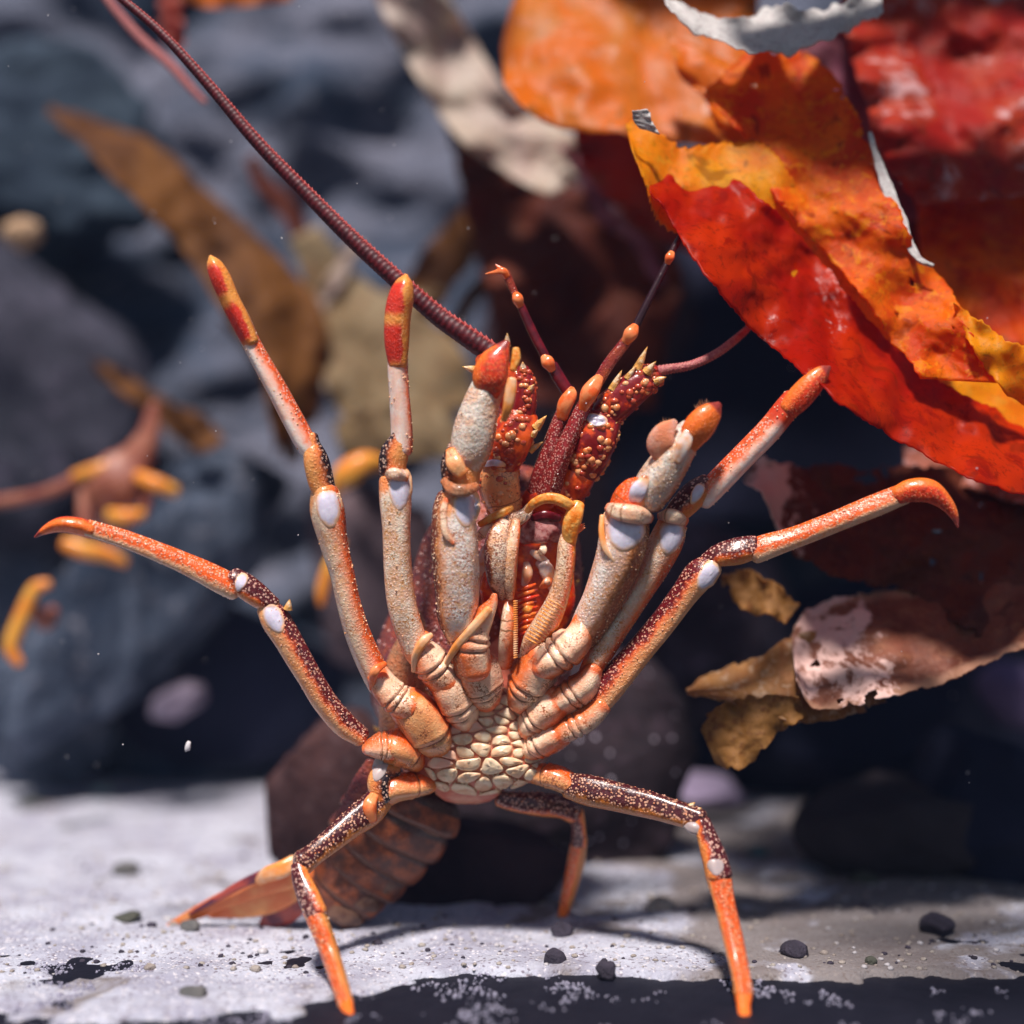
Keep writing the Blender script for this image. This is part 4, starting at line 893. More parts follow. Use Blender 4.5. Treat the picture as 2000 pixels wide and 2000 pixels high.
# ---- right leg 1 (short, thick, furry claw)
g = leg('walking_leg', [
    ('leg', [(1222, 1015, .826, 44), (1218, 1050, .825, 47), (1205, 1100, .827, 44), (1180, 1160, .832, 39), (1155, 1210, .838, 36), (1132, 1248, .842, 30)], 'brown_right', dict(dside=(1, .3), dback=.35, flat=.85)),
    ('lower_leg', [(1262, 975, .823, 36), (1285, 940, .820, 40), (1312, 898, .817, 37), (1335, 862, .816, 32), (1350, 840, .816, 26)], 'shin_rough', dict(dside=(1, 1), dback=.7, flat=.85)),
    ('knee', [(1222, 1000, .826, 33), (1236, 978, .824, 37), (1252, 958, .823, 33), (1262, 945, .823, 22)], 'base_orange', dict(dside=(-1, -.3), dback=0)),
    ('claw_tip', [(1345, 868, .813, 20), (1358, 842, .811, 29), (1374, 820, .810, 28), (1392, 802, .810, 20), (1404, 790, .810, 7)], 'tip', dict(dside=(.2, -1), dback=1, flat=.8)),
    ('claw_finger', [(1290, 892, .812, 16), (1290, 868, .810, 26), (1298, 845, .809, 22), (1318, 824, .809, 7)], 'flap', dict(flat=.35, wob=.15)),
    ('claw_finger', [(1322, 900, .809, 10), (1335, 870, .807, 15), (1345, 845, .807, 10)], 'tooth', dict(flat=.7)),
    ('knee_plate', [(1238, 985, .816, 10), (1246, 960, .812, 16), (1262, 935, .812, 10)], 'membrane', dict(flat=.6)),
    ('leg_base', [(1015, 1372, .856, 28), (1028, 1345, .851, 40), (1050, 1308, .847, 44), (1068, 1290, .845, 40)], 'base', dict(grooves=(.28, .41), n=16, dside=(-1, -.6), dback=.7)),
    ('leg_base', [(1055, 1300, .842, 34), (1082, 1285, .839, 37), (1112, 1262, .837, 38), (1130, 1240, .836, 30), (1134, 1205, .836, 12)], 'base', dict(grooves=(.28, .41), n=16, dside=(1, -.4), dback=.3)),
])
mem(1222, 1034, .8115, 46, 46, .12, root=g)
seg('joint_cuff', [(1190, 992, .824, 10), (1210, 1000, .813, 17), (1245, 1006, .813, 18), (1268, 1012, .822, 10)], M_['base'], g)
seg('cuff_rim', [(1176, 1008, .820, 5), (1175, 1040, .817, 6), (1182, 1072, .816, 6), (1200, 1096, .816, 3)], M_['horn'], g)
# ---- right leg 2
g = leg('walking_leg', [
    ('leg', [(1314, 1022, .836, 28), (1303, 1055, .836, 33), (1280, 1105, .838, 29), (1245, 1165, .841, 24), (1205, 1228, .844, 23), (1165, 1290, .847, 23), (1150, 1315, .848, 20)], 'upleg_cream', dict(dside=(1, .5), dback=.6)),
    ('lower_leg', [(1372, 975, .834, 23), (1392, 955, .833, 24), (1440, 905, .830, 24), (1500, 843, .827, 24), (1535, 800, .825, 24), (1550, 780, .825, 22)], 'shin_band', dict(dside=(-.8, -.8), dback=-.1)),
    ('knee', [(1318, 1008, .835, 22), (1340, 985, .834, 26), (1362, 962, .833, 26), (1382, 942, .833, 18)], 'knee_dark', dict(dside=(-.8, -.6), dback=.1)),
    ('claw_tip', [(1540, 800, .822, 20), (1560, 778, .821, 24), (1585, 750, .820, 22), (1606, 728, .820, 15), (1620, 717, .820, 4)], 'tip', dict(dside=(.8, .8), dback=-.6)),
    ('leg_base', [(1030, 1425, .857, 24), (1048, 1405, .852, 34), (1070, 1385, .849, 38), (1090, 1370, .848, 35)], 'base', dict(grooves=(.28, .41), n=16, dside=(1, .6), dback=.7)),
    ('leg_base', [(1088, 1375, .846, 28), (1115, 1356, .844, 30), (1142, 1336, .843, 28), (1160, 1305, .843, 18)], 'base', dict(grooves=(.28, .41), n=16, dside=(.7, -1), dback=.3)),
])
mem(1312, 1050, .8255, 28, 38, .3, root=g)
mem(1362, 965, .8235, 12, 24, .5, root=g)
seg('joint_cuff', [(1290, 1008, .834, 8), (1312, 1008, .825, 15), (1338, 1018, .832, 9)], M_['base'], g)
# ---- right leg 3 (hooked claw reaching right)
g = leg('walking_leg', [
    ('leg', [(1388, 1106, .836, 24), (1366, 1125, .836, 30), (1335, 1165, .838, 26), (1295, 1218, .841, 25), (1245, 1278, .845, 27), (1198, 1335, .848, 30), (1168, 1372, .850, 28)], 'upleg_maroon', dict(dside=(-1, -.6), dback=-.1)),
    ('lower_leg', [(1474, 1078, .834, 24), (1500, 1068, .833, 24), (1560, 1048, .831, 21), (1640, 1016, .828, 21), (1710, 988, .826, 22), (1765, 965, .824, 21)], 'shin_orange', dict(dside=(-.3, -1), dback=-.1)),
    ('knee', [(1378, 1096, .836, 14), (1405, 1086, .835, 22), (1440, 1078, .834, 26), (1475, 1068, .834, 22)], 'knee_dark', dict(dside=(-.5, -1), dback=0)),
    ('claw_tip', [(1752, 968, .822, 18), (1780, 958, .821, 22), (1815, 960, .820, 22), (1845, 982, .820, 15), (1862, 1005, .820, 9), (1871, 1030, .820, 2)], 'tip', dict(dside=(-.3, 1), dback=-.6)),
    ('leg_base', [(1030, 1468, .858, 20), (1050, 1455, .853, 29), (1075, 1440, .851, 33), (1095, 1430, .850, 30)], 'base', dict(grooves=(.28, .41), n=16, dside=(1, 1), dback=.8)),
    ('leg_base', [(1092, 1432, .848, 25), (1120, 1418, .846, 27), (1150, 1400, .846, 27), (1174, 1376, .847, 24)], 'base', dict(grooves=(.28, .41), n=16, dside=(.8, -1), dback=.2)),
])
mem(1384, 1126, .826, 22, 34, .6, root=g)
# ---- right leg 4 (standing)
g = leg('walking_leg', [
    ('leg', [(1112, 1535, .852, 24), (1145, 1542, .848, 29), (1200, 1555, .842, 28), (1270, 1572, .834, 26), (1330, 1590, .827, 24), (1368, 1602, .822, 22)], 'upleg_dark', dict(dside=(.1, -1), dback=-.35)),
    ('lower_leg', [(1402, 1712, .810, 25), (1412, 1755, .804, 21), (1425, 1810, .796, 20), (1440, 1875, .785, 19), (1449, 1920, .774, 18), (1452, 1942, .769, 19)], 'shin_foot', dict(dside=(1, -.2), dback=-.3)),
    ('knee', [(1370, 1606, .820, 17), (1382, 1640, .817, 20), (1394, 1675, .813, 24), (1403, 1712, .809, 26)], 'knee_dark', dict(dside=(1, -.3), dback=-.2)),
    ('claw_tip', [(1452, 1948, .768, 17), (1452, 1968, .762, 13), (1455, 1992, .755, 12), (1456, 2014, .746, 4)], 'tip', dict(dside=(0, 0), dback=1)),
    ('leg_base', [(1040, 1512, .860, 18), (1065, 1515, .856, 23), (1092, 1522, .853, 24), (1118, 1536, .851, 22)], 'base_orange', dict(grooves=(.31,), n=16, dside=(.3, -1), dback=.6)),
])
mem(1400, 1697, .8005, 17, 15, .1, 'membrane_grey', root=g)
mb = MB()
cone(mb, P(1345, 1578, .824), P(1358, 1567, .822), S(8)); cone(mb, P(1358, 1588, .822), P(1370, 1577, .820), S(8)); mb.build('leg_spine', M_['spine'], g)
seg('joint_fold', [(1340, 1610, .822, 8), (1355, 1617, .818, 12), (1372, 1618, .818, 10)], M_['membrane_grey'], g)
# ---- right leg 5 (thin, planted behind)
g = leg('walking_leg', [
    ('leg', [(975, 1560, .880, 14), (1010, 1566, .882, 19), (1055, 1570, .884, 23), (1095, 1575, .888, 22), (1120, 1588, .890, 20)], 'knee_dark', dict(dside=(0, -1), dback=-.5)),
    ('lower_leg', [(1132, 1640, .902, 15), (1126, 1680, .907, 17), (1116, 1725, .912, 15), (1106, 1765, .918, 13)], 'shin_foot', dict(dside=(-1, 0), dback=.5)),
    ('knee', [(1122, 1588, .891, 19), (1130, 1610, .895, 14), (1132, 1645, .902, 16)], 'knee_dark', dict(dside=(-1, 0), dback=-.3)),
    ('claw_tip', [(1106, 1765, .918, 12), (1098, 1790, .923, 9), (1095, 1802, .926, 4)], 'tip', dict(dback=1)),
])
# fur on the claw tips
def fur(parent, cx, cy, d, spread, n, L, seed):
    mb = MB(); rr = random.Random(seed)
    for _ in range(n):
        a = rr.uniform(0, 2 * PI); q = rr.uniform(.5, 1); x = cx + math.cos(a) * spread[0] * q; y = cy + math.sin(a) * spread[1] * q
        dx, dy = math.cos(a) * L * rr.uniform(.4, 1), math.sin(a) * L * rr.uniform(.4, 1) - L * .5
        cone(mb, P(x, y, d), P(x + dx, y + dy, d - .002 + rr.uniform(-.002, .002)), S(.8), 0, 3)
    o = mb.build('claw_fur', M_['flap'], parent); o['kind'] = 'stuff'

fur(LOB, 1302, 850, .812, (22, 26), 90, 9, 1); fur(LOB, 1378, 812, .812, (22, 24), 110, 9, 2); fur(LOB, 1590, 750, .821, (22, 26), 90, 6, 3); fur(LOB, 968, 705, .813, (24, 28), 60, 6, 4); fur(LOB, 785, 600, .818, (18, 50), 60, 5, 5)
# ---- mouth field
MO = seg('mouth', [(1050, 1290, .868, 30), (1048, 1230, .868, 60), (1045, 1160, .868, 78), (1045, 1090, .868, 80), (1050, 1030, .868, 70), (1060, 985, .870, 50)], M_['mouth'], LOB, flat=.3, n=9, sides=40, wob=.12)
def inmouth(name, pts, key, **k): return seg(name, pts, M_[key], MO, **k)
inmouth('mandible', [(1078, 1150, .856, 7), (1072, 1125, .852, 14), (1064, 1108, .852, 14), (1050, 1100, .856, 6)], 'tooth', flat=.8)
inmouth('mandible', [(1024, 1142, .856, 6), (1030, 1120, .853, 11), (1028, 1100, .855, 6)], 'tooth', flat=.8)
inmouth('mouth_flap', [(1038, 1078, .854, 5), (1052, 1086, .851, 8), (1070, 1098, .852, 4)], 'tooth', flat=.4)
inmouth('mouth_flap', [(1046, 1084, .852, 3), (1060, 1076, .849, 8), (1060, 1060, .852, 3)], 'base', flat=.4)
inmouth('mouth_flap', [(1056, 1148, .853, 4), (1068, 1138, .849, 9), (1076, 1124, .851, 4)], 'joint', flat=.7)
inmouth('mouth_flap', [(1072, 1140, .848, 4), (1069, 1136, .847, 6), (1070, 1130, .848, 4)], 'tooth', flat=.7)
inmouth('upper_lip', [(1020, 1055, .858, 10), (1040, 1040, .852, 22), (1072, 1035, .852, 24), (1090, 1050, .857, 12)], 'pinkplate', flat=.5, wob=.2)
inmouth('upper_lip', [(1040, 1012, .850, 7), (1065, 1006, .848, 9), (1092, 1012, .850, 7)], 'maroon_dark', flat=.6)
for k in range(9):     # comb ridges across the throat
    y = 1150 + k * 11; inmouth('throat_ridge', [(1012 + k * .5, y + 3, .853, 3), (1028, y - 2, .8495, 4.2), (1046 + (k % 3) * 3, y - 9, .852, 2.5)], 'tip' if k % 2 else 'mouth', flat=.8, sides=10, n=4)
inmouth('mouth_flap', [(1042, 1180, .853, 4), (1030, 1190, .849, 7), (1018, 1196, .852, 3)], 'palp', flat=.6)
seg('mouth_side_lobe', [(940, 1150, .853, 9), (942, 1110, .848, 14), (952, 1075, .848, 12), (966, 1060, .851, 7)], M_['tooth'], LOB, flat=.7)
seg('mouth_side_lobe', [(950, 1180, .853, 9), (952, 1150, .846, 15), (958, 1120, .847, 13), (962, 1095, .850, 7)], M_['mouth'], LOB, flat=.7)
seg('mouth_side_lobe', [(928, 1055, .845, 5), (945, 1040, .841, 11), (968, 1025, .843, 10)], M_['base'], LOB, flat=.7)
seg('feeler', [(937, 1024, .842, 6), (960, 1012, .839, 8), (985, 1000, .839, 8), (1000, 992, .842, 5)], M_['palp'], LOB)
seg('feeler', [(990, 1010, .846, 10), (1005, 1015, .842, 14), (1025, 1005, .842, 12), (1035, 990, .845, 8)], M_['maxil_dark'], LOB)
# maxillipeds
g = seg('mouth_leg', [(984, 1165, .845, 11), (974, 1135, .838, 20), (970, 1090, .834, 24), (972, 1050, .834, 22), (984, 1022, .838, 14)], M_['maxil_dark'], LOB, dside=(-1, 0), dback=-.35, flat=.8)
seg('mouth_leg_blade', [(997, 1168, .840, 7), (996, 1140, .835, 11), (998, 1090, .832, 13), (1004, 1045, .834, 12), (1008, 1018, .838, 8)], M_['maxil'], g, dside=(1, 0), dback=.3, flat=.8)
seg('mouth_leg_base', [(992, 1175, .842, 8), (994, 1210, .838, 16), (990, 1255, .840, 18), (986, 1300, .848, 14)], M_['base'], g, dside=(1, 0), dback=.2, flat=.7)
mb = MB()
for k in range(26):
    y = 1175 + k * 4.4; cone(mb, P(1004 + k * .02, y, .836), P(1012, y - 2, .834), S(2.6), 0, 5)
mb.build('mouth_leg_teeth', M_['horn'], g)['kind'] = 'stuff'
g = seg('mouth_leg', [(1020, 1285, .848, 9), (1040, 1250, .842, 20), (1068, 1212, .838, 24), (1090, 1165, .835, 20), (1102, 1115, .833, 18), (1106, 1070, .833, 18), (1108, 1048, .834, 15)], M_['maxil'], LOB, dside=(1, .5), dback=.1, flat=.8)
seg('mouth_leg_shin', [(1112, 1058, .833, 14), (1115, 1030, .831, 17), (1122, 1005, .830, 17), (1130, 985, .831, 12)], M_['palp'], g)
seg('mouth_leg_tip', [(1128, 1000, .832, 10), (1108, 984, .828, 11), (1085, 974, .827, 11), (1062, 974, .828, 10), (1042, 984, .831, 9), (1030, 998, .836, 6)], M_['palp'], g)
mb = MB()
for k in range(13):
    t = k / 12; x = 1040 + 45 * t; y = 1255 - 75 * t; tube(mb, [(x - 14, y - 10, .826 + .003 * (1 - t), 1.4), (x + 4, y, .8215 + .003 * (1 - t), 1.9), (x + 16, y + 8, .826 + .003 * (1 - t), 1.2)], sides=6, n=3)
mb.build('mouth_leg_ribs', M_['horn'], g)
mb = MB()
for k in range(3): cone(mb, P(1128, 1030 + k * 4, .832), P(1142 + k, 1022 + 4 * k, .831), S(5))
mb.build('mouth_leg_spine', M_['joint'], g)

# ---- antenna bases
def nodules(mb, c, rr, fr, n, seed, mi, rmin, rmax, lo=.05, hi=.95):
    g = random.Random(seed)
    for _ in range(n):
        i = int(len(c) * g.uniform(lo, hi)); th = g.uniform(.02, .98) * PI
        t, A, B = fr[i]; r = rr[i]; q = S(g.uniform(rmin, rmax))
        r *= .93; p = c[i] + A * math.cos(th) * r + B * math.sin(th) * r * .9
        blob(mb, p, q * 1.15, q * .75, q * g.uniform(.8, 1.2), 0, mi if g.random() < .7 else 3 - mi, 9, 6)
def spine_on(mb, bx, by, tx, ty, d, r, mi=3): cone(mb, P(bx, by, d), P(tx, ty, d - .003), S(r), mi, 9)
mats3 = lambda k: [M_[k], M_['nod_light'], M_['nod_dark'], M_['spine']]
A1 = MB(); c, rr, fr = tube(A1, [(990, 1005, .862, 32), (980, 970, .858, 38), (974, 935, .856, 40), (976, 912, .857, 36)], flat=.9, n=9, sides=32)
nodules(A1, c, rr, fr, 46, 1, 1, 3, 7); A1o = A1.build('antenna_base', mats3('base_orange'), LOB)
A2 = MB(); c, rr, fr = tube(A2, [(975, 912, .856, 36), (988, 880, .853, 42), (1004, 845, .851, 41), (1018, 812, .852, 34)], flat=.9, n=9, sides=32)
nodules(A2, c, rr, fr, 120, 2, 2, 3.5, 8); spine_on(A2, 1046, 836, 1068, 811, .845, 10); spine_on(A2, 1035, 880, 1062, 862, .85, 8); spine_on(A2, 1040, 850, 1052, 838, .845, 8)
A2.build('antenna_base_joint', mats3('pedun'), A1o)
A3 = MB(); c, rr, fr = tube(A3, [(1010, 835, .852, 27), (1022, 790, .850, 27), (1024, 750, .849, 21), (1020, 722, .849, 14)], flat=.9, n=9, sides=28)
nodules(A3, c, rr, fr, 60, 3, 2, 3, 7); spine_on(A3, 1022, 725, 1021, 706, .847, 9); spine_on(A3, 1032, 765, 1044, 750, .845, 8)
A3.build('antenna_base_joint', mats3('pedun_dark'), A1o)
A4 = MB(); c, rr, fr = tube(A4, [(1005, 800, .853, 30), (985, 755, .851, 32), (968, 720, .850, 30), (950, 695, .850, 24)], flat=.9, n=8, sides=28)
spine_on(A4, 932, 724, 902, 716, .846, 10); spine_on(A4, 990, 676, 991, 650, .82, 8); A4.build('antenna_base_joint', mats3('pedun'), A1o)
seg('joint_membrane', [(945, 908, .848, 5), (965, 904, .843, 7), (985, 908, .846, 5)], M_['membrane'], A1o)
B1 = MB(); c, rr, fr = tube(B1, [(1100, 985, .862, 22), (1115, 960, .859, 30), (1128, 935, .857, 33), (1135, 915, .857, 30)], flat=.9, sides=30)
nodules(B1, c, rr, fr, 40, 4, 2, 3, 7); B1o = B1.build('antenna_base', mats3('pedun'), LOB)
B2 = MB(); c, rr, fr = tube(B2, [(1135, 925, .857, 32), (1150, 890, .854, 40), (1163, 855, .852, 42), (1176, 822, .853, 38)], flat=.9, sides=32)
nodules(B2, c, rr, fr, 110, 5, 1, 3.5, 8.5); spine_on(B2, 1196, 862, 1212, 848, .85, 9); spine_on(B2, 1190, 838, 1206, 824, .848, 9); B2.build('antenna_base_joint', mats3('pedun_dark'), B1o)
B3 = MB(); c, rr, fr = tube(B3, [(1182, 812, .853, 32), (1205, 788, .851, 34), (1240, 758, .850, 32), (1268, 738, .850, 26), (1282, 727, .850, 17)], flat=.9, sides=32)
nodules(B3, c, rr, fr, 90, 6, 2, 3.5, 8); spine_on(B3, 1244, 722, 1265, 676, .846, 10); spine_on(B3, 1262, 728, 1282, 705, .844, 10)
spine_on(B3, 1196, 762, 1215, 722, .846, 10); spine_on(B3, 1280, 745, 1302, 736, .845, 10); spine_on(B3, 1225, 740, 1244, 712, .845, 8); B3.build('antenna_base_joint', mats3('pedun_dark'), B1o)
mem(1166, 820, .8395, 24, 14, .25, root=B1o)
# long ringed antenna
def ringed(mb, pts, nper, per, sides=20, amp=.10):
    sp = spline([list(p) for p in pts], nper)
    # resample at even steps, four rings of vertices per shell ring
    out = []; acc = 0; last = sp[0]
    dist = [0]
    for a, b in zip(sp, sp[1:]): dist.append(dist[-1] + math.hypot(b[0] - a[0], b[1] - a[1]))
    L = dist[-1]; s = 0; i = 0; k = 0
    while s < L:
        while dist[i + 1] < s: i += 1
        t = (s - dist[i]) / (dist[i + 1] - dist[i]); q = [a + (b - a) * t for a, b in zip(sp[i], sp[i + 1])]
        ph = k % 4; q[3] *= (1 - amp, 1, 1 + amp * .6, 1 + amp * 1.3)[ph]; out.append(q); s += per * (.35, .3, .25, .1)[ph] * (q[3] / 15 * .6 + .5); k += 1
    return out
pts = [(962, 692, .850, 21), (904, 652, .850, 20), (859, 620, .851, 19), (809, 577, .851, 18), (761, 534, .852, 17), (688, 467, .853, 16), (595, 374, .855, 14), (497, 272, .857, 12.5), (398, 155, .859, 10.5), (316, 66, .861, 9), (240, 0, .863, 8), (170, -55, .864, 7), (90, -120, .866, 6)]
rp = ringed(None, pts, 20, 9.5, amp=.018)
mb = MB(); c, rr, fr = tube(mb, rp, n=1, sides=20, wob=0, facet=0, dside=(.8, -.8), dback=.1)
g = random.Random(4)
for i in range(3, len(c) - 2, 4):
    for th in (.35,):
        t, A, B = fr[i]; dirn = A * math.cos(th) + B * math.sin(th)
        b = c[i] + dirn * rr[i] * .82; cone(mb, b, b + dirn * rr[i] * (.36 if th < .5 else .24) + t * rr[i] * .35, rr[i] * .22, 1, 5)
ANT = mb.build('antenna', [M_['flag'], M_['tooth_pink']], LOB)
# short pink antenna of the right side
pts = [(1280, 728, .850, 13), (1300, 722, .849, 10), (1350, 713, .850, 8.5), (1400, 690, .856, 8), (1440, 660, .865, 7.5), (1462, 640, .875, 6), (1476, 625, .885, 5)]
rp = ringed(None, pts, 20, 7); mb = MB(); tube(mb, rp, n=1, sides=16, wob=0, facet=0); mb.build('antenna', M_['flag_pink'], LOB)
# antennules
g = seg('antennule', [(1050, 960, .858, 22), (1062, 915, .853, 20), (1078, 868, .851, 18), (1092, 825, .851, 15), (1102, 800, .851, 13)], M_['maroon'], LOB, dback=-1, flat=.9)
for (n, p, m) in (('antennule_joint', [(1098, 815, .849, 12), (1104, 790, .847, 15), (1114, 772, .847, 13), (1116, 760, .849, 7)], 'joint'), ('antennule_shaft', [(1116, 775, .851, 12), (1096, 745, .851, 13), (1078, 715, .852, 12)], 'maroon_dark'),
                  ('antennule_joint', [(1078, 722, .849, 8), (1070, 708, .848, 13), (1062, 698, .850, 7)], 'joint'), ('antennule_shaft', [(1068, 702, .852, 9), (1040, 648, .853, 9), (1016, 595, .854, 8)], 'maroon_dark'),
                  ('antennule_joint', [(1016, 597, .853, 8), (1011, 584, .852, 11), (1007, 575, .853, 7)], 'joint'), ('antennule_shaft', [(1008, 578, .854, 7), (996, 552, .855, 8), (988, 532, .855, 8)], 'maroon'),
                  ('antennule_tip', [(990, 540, .854, 7), (982, 530, .853, 8), (966, 532, .853, 4), (948, 535, .853, 1)], 'joint'), ('antennule_tip', [(984, 532, .853, 7), (976, 524, .853, 5), (968, 517, .853, 1)], 'joint')):
    seg(n, p, M_[m], g, sides=16)
g = seg('antennule', [(1070, 965, .852, 24), (1088, 910, .846, 21), (1110, 860, .844, 18), (1130, 815, .844, 16), (1146, 785, .845, 15)], M_['maroon'], LOB, dback=-1, flat=.9)
for (n, p, m) in (('antennule_joint', [(1138, 800, .842, 9), (1150, 770, .840, 17), (1162, 750, .841, 14), (1170, 738, .843, 9)], 'joint'), ('antennule_shaft', [(1164, 752, .845, 12), (1190, 710, .846, 12), (1225, 664, .848, 11)], 'maroon'),
                  ('antennule_joint', [(1222, 668, .846, 9), (1232, 652, .845, 14), (1240, 638, .847, 8)], 'joint'), ('antennule_shaft', [(1240, 640, .850, 8), (1270, 580, .852, 7), (1304, 514, .855, 7)], 'joint_black'),
                  ('antennule_joint', [(1304, 514, .854, 6), (1308, 503, .853, 9), (1312, 494, .854, 6)], 'joint'), ('antennule_shaft', [(1310, 498, .856, 7), (1328, 465, .858, 7), (1348, 438, .860, 5), (1356, 430, .861, 2)], 'joint_black')):
    seg(n, p, M_[m], g, sides=16)
mb = MB(); tube(mb, [(1030, 985, .862, 20), (1060, 965, .858, 34), (1085, 940, .856, 30), (1095, 915, .857, 20)], flat=.6, sides=30); c_, r_, f_ = tube(mb, [(1040, 975, .853, 10), (1075, 965, .851, 14), (1105, 955, .853, 10)], flat=.7)
mb.build('snout_plate', M_['pedun'], LOB)

# ---- tail
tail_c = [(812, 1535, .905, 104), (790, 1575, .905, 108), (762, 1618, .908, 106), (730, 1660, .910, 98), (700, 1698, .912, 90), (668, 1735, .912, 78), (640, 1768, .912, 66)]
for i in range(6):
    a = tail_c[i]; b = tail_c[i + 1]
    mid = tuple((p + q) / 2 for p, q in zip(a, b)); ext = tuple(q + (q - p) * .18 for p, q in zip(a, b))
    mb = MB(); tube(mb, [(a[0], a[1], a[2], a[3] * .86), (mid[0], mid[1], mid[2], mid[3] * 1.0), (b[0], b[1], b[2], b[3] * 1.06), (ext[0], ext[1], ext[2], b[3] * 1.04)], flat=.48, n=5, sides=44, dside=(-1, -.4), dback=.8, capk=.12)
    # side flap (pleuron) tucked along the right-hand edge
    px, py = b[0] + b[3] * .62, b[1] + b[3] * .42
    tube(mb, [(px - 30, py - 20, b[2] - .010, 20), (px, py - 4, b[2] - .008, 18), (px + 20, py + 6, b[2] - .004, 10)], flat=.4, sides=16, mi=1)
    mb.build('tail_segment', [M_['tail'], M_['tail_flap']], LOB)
seg('tail_flank', [(725, 1490, .872, 12), (712, 1530, .874, 24), (690, 1580, .878, 26), (660, 1630, .882, 20), (640, 1660, .885, 8)], M_['carap'], LOB, flat=.4)
FAN = seg('tail_fan', [(600, 1700, .896, 22), (560, 1712, .898, 26), (510, 1728, .902, 22), (450, 1752, .907, 18), (390, 1780, .911, 13), (345, 1800, .9135, 7), (322, 1809, .915, 1)], M_['tailfan'], LOB, flat=.22, n=8)
seg('tail_blade', [(592, 1720, .902, 24), (545, 1742, .905, 34), (490, 1762, .909, 30), (440, 1780, .913, 14), (410, 1790, .916, 3)], M_['tailfan'], FAN, flat=.18, n=8)
seg('tail_blade', [(560, 1690, .892, 12), (520, 1705, .895, 10), (470, 1728, .899, 9), (420, 1757, .905, 6), (370, 1785, .910, 3)], M_['tailfan_edge'], FAN, flat=.6)
seg('tail_blade', [(600, 1735, .905, 26), (560, 1770, .908, 32), (530, 1795, .911, 22), (510, 1806, .914, 6)], M_['tailfan_edge'], FAN, flat=.2)
seg('tail_blade', [(575, 1685, .890, 16), (550, 1698, .888, 17), (522, 1708, .892, 15), (505, 1722, .896, 8)], M_['horn'], FAN, flat=.7)

# ============================================================ small lobster far behind at left
L2 = empty('small_lobster', P(240, 1085, 1.17)); tag(L2, 'small blurred orange lobster clinging to the rocks in the left background', 'lobster')
t_o = plain('far_orange_shell', (.80, .24, .02), (.75, .36, .05), 60, .4); t_b = plain('far_brown_shell', (.24, .06, .035), (.34, .12, .07), 60, .5)
def s2(name, pts, m, par=L2, **k): return seg(name, pts, m, par, n=6, sides=16, **k)
s2('carapace', [(300, 790, 1.17, 10), (290, 850, 1.17, 22), (262, 905, 1.17, 38), (225, 950, 1.17, 58), (215, 1000, 1.18, 50), (220, 1040, 1.19, 30)], t_b, flat=.7, wob=.2)
s2('antenna', [(145, 940, 1.17, 14), (90, 962, 1.17, 12), (30, 975, 1.18, 12), (-60, 985, 1.19, 10)], t_b)
for pts in ([(270, 930, 1.16, 12), (305, 945, 1.155, 15), (342, 960, 1.16, 12)], [(215, 1005, 1.15, 12), (245, 1010, 1.145, 15), (278, 1004, 1.15, 10)], [(280, 1005, 1.16, 9), (290, 960, 1.16, 10), (275, 925, 1.16, 8)],
            [(128, 1062, 1.15, 14), (165, 1075, 1.15, 17), (205, 1082, 1.155, 15), (245, 1098, 1.16, 10)], [(145, 930, 1.16, 10), (185, 918, 1.16, 13), (235, 905, 1.165, 12)], [(160, 960, 1.16, 8), (165, 1010, 1.155, 12), (160, 1050, 1.15, 10)]):
    s2('walking_leg', pts, t_o if pts[0][1] > 925 and pts[0][0] not in (160, 280) else t_b)
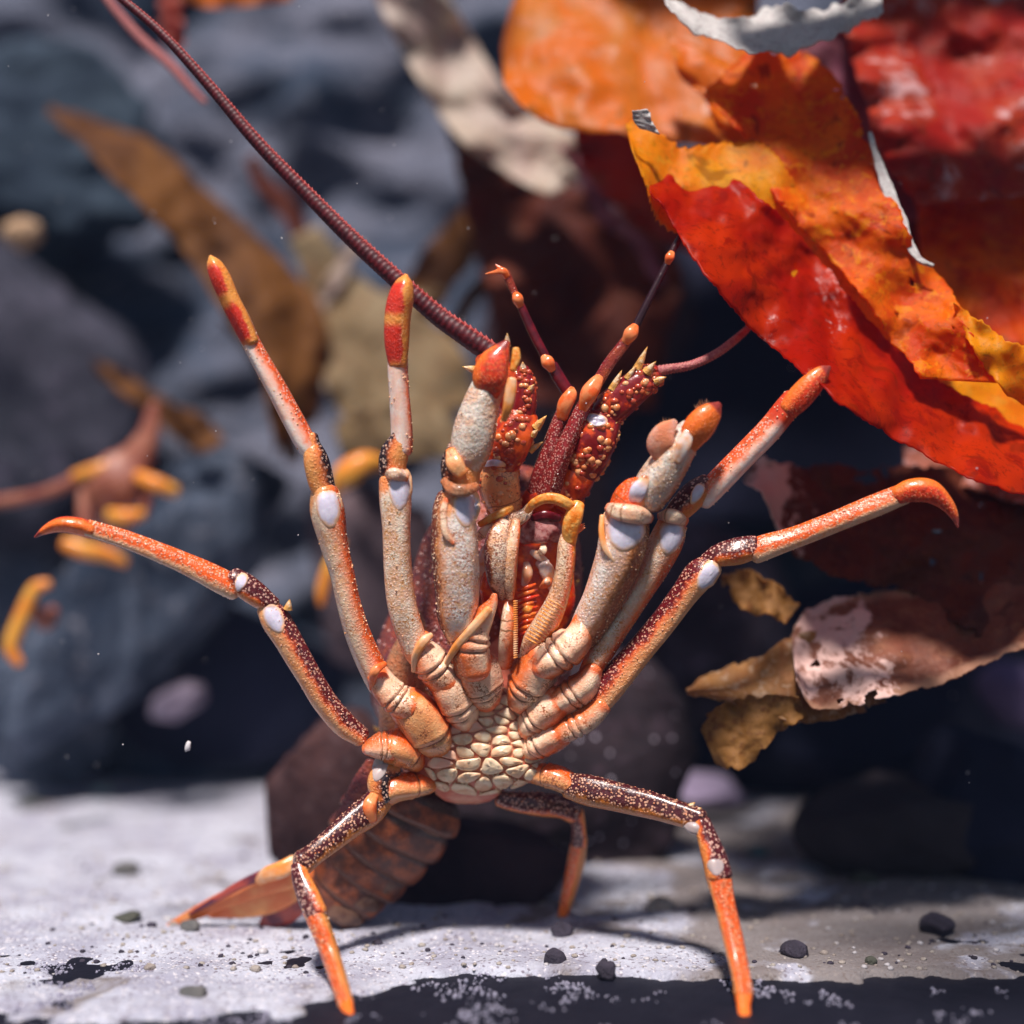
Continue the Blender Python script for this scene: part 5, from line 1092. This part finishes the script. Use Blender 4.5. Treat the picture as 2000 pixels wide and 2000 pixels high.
# legs of further lobsters showing behind
L3 = empty('hidden_lobster', P(60, 1300, 1.12)); tag(L3, 'far lobster of which only a bent orange leg shows low at the left edge', 'lobster')
s2('walking_leg', [(95, 1140, 1.12, 9), (68, 1150, 1.12, 13), (45, 1200, 1.12, 15), (22, 1262, 1.12, 14), (38, 1296, 1.12, 9)], t_o, L3)
s2('walking_leg', [(70, 1190, 1.13, 12), (90, 1215, 1.14, 18), (105, 1190, 1.14, 10)], t_b, L3)
L4 = empty('hidden_lobster', P(650, 1180, 1.12)); tag(L4, 'far lobster of which only an orange claw tip and shin show between the left legs', 'lobster')
s2('walking_leg', [(628, 1180, 1.10, 7), (630, 1150, 1.10, 12), (645, 1100, 1.10, 10), (668, 1060, 1.11, 6)], t_o, L4)
s2('walking_leg', [(652, 960, 1.12, 10), (675, 930, 1.12, 26), (710, 905, 1.12, 22), (745, 905, 1.13, 14)], t_o, L4)
# paler second antenna running beside the long one
ob = seg('shed_antenna', [(170, -60, 1.0, 7), (215, 5, 1.0, 8), (270, 70, 1.0, 9), (335, 130, 1.0, 9), (375, 175, 1.0, 7), (400, 200, 1.0, 5)], M_['flag_pink'], None)
tag(ob, 'blurred pale pink antenna of a hidden lobster beside the long dark antenna at top left', 'antenna')

# specks drifting in the water
mb = MB(); g = random.Random(9)
for i in range(90):
    d = g.uniform(.80, 1.1); x = g.uniform(0, 2000); y = g.uniform(0, 1550); r = g.uniform(.6, 1.6)
    blob(mb, P(x, y, d), S(r, d), S(r, d), S(r * g.uniform(.6, 1.6), d), g.uniform(0, 3), 0, 6, 4)
blob(mb, P(367, 1458, .86), S(6), S(4), S(11), .3, 0, 10, 6, 2, .5)
o = mb.build('water_specks', plain('white_mote', (.75, .72, .74), None, 300, .6, .1, 300, 0, 0), origin=P(1000, 1000, .9)); tag(o, 'tiny pale specks drifting in the water', 'specks', kind='stuff')

# ------------------------------------------------------------ the cloudy blue water
def haze():
    x0, x1, y0, y1, z0, z1 = -2.6, 2.6, -.6, 3.2, -1.0, 1.45
    v = [(x, y, z) for z in (z0, z1) for y in (y0, y1) for x in (x0, x1)]
    f = [[0, 2, 3, 1], [4, 5, 7, 6], [0, 1, 5, 4], [2, 6, 7, 3], [0, 4, 6, 2], [1, 3, 7, 5]]
    t = NT('water_haze'); nd = t.n('ShaderNodeVolumePrincipled'); nd.inputs['Color'].default_value = (.35, .5, .9, 1)
    nd.inputs['Density'].default_value = .01; t.t.links.new(nd.outputs[0], t.out.inputs['Volume'])
    o = link('haze', v, f, t.m, smooth=False, origin=Vector((0, 0, 0))); tag(o, 'faint blue cloudiness of the aquarium water', 'haze', kind='stuff')
haze()
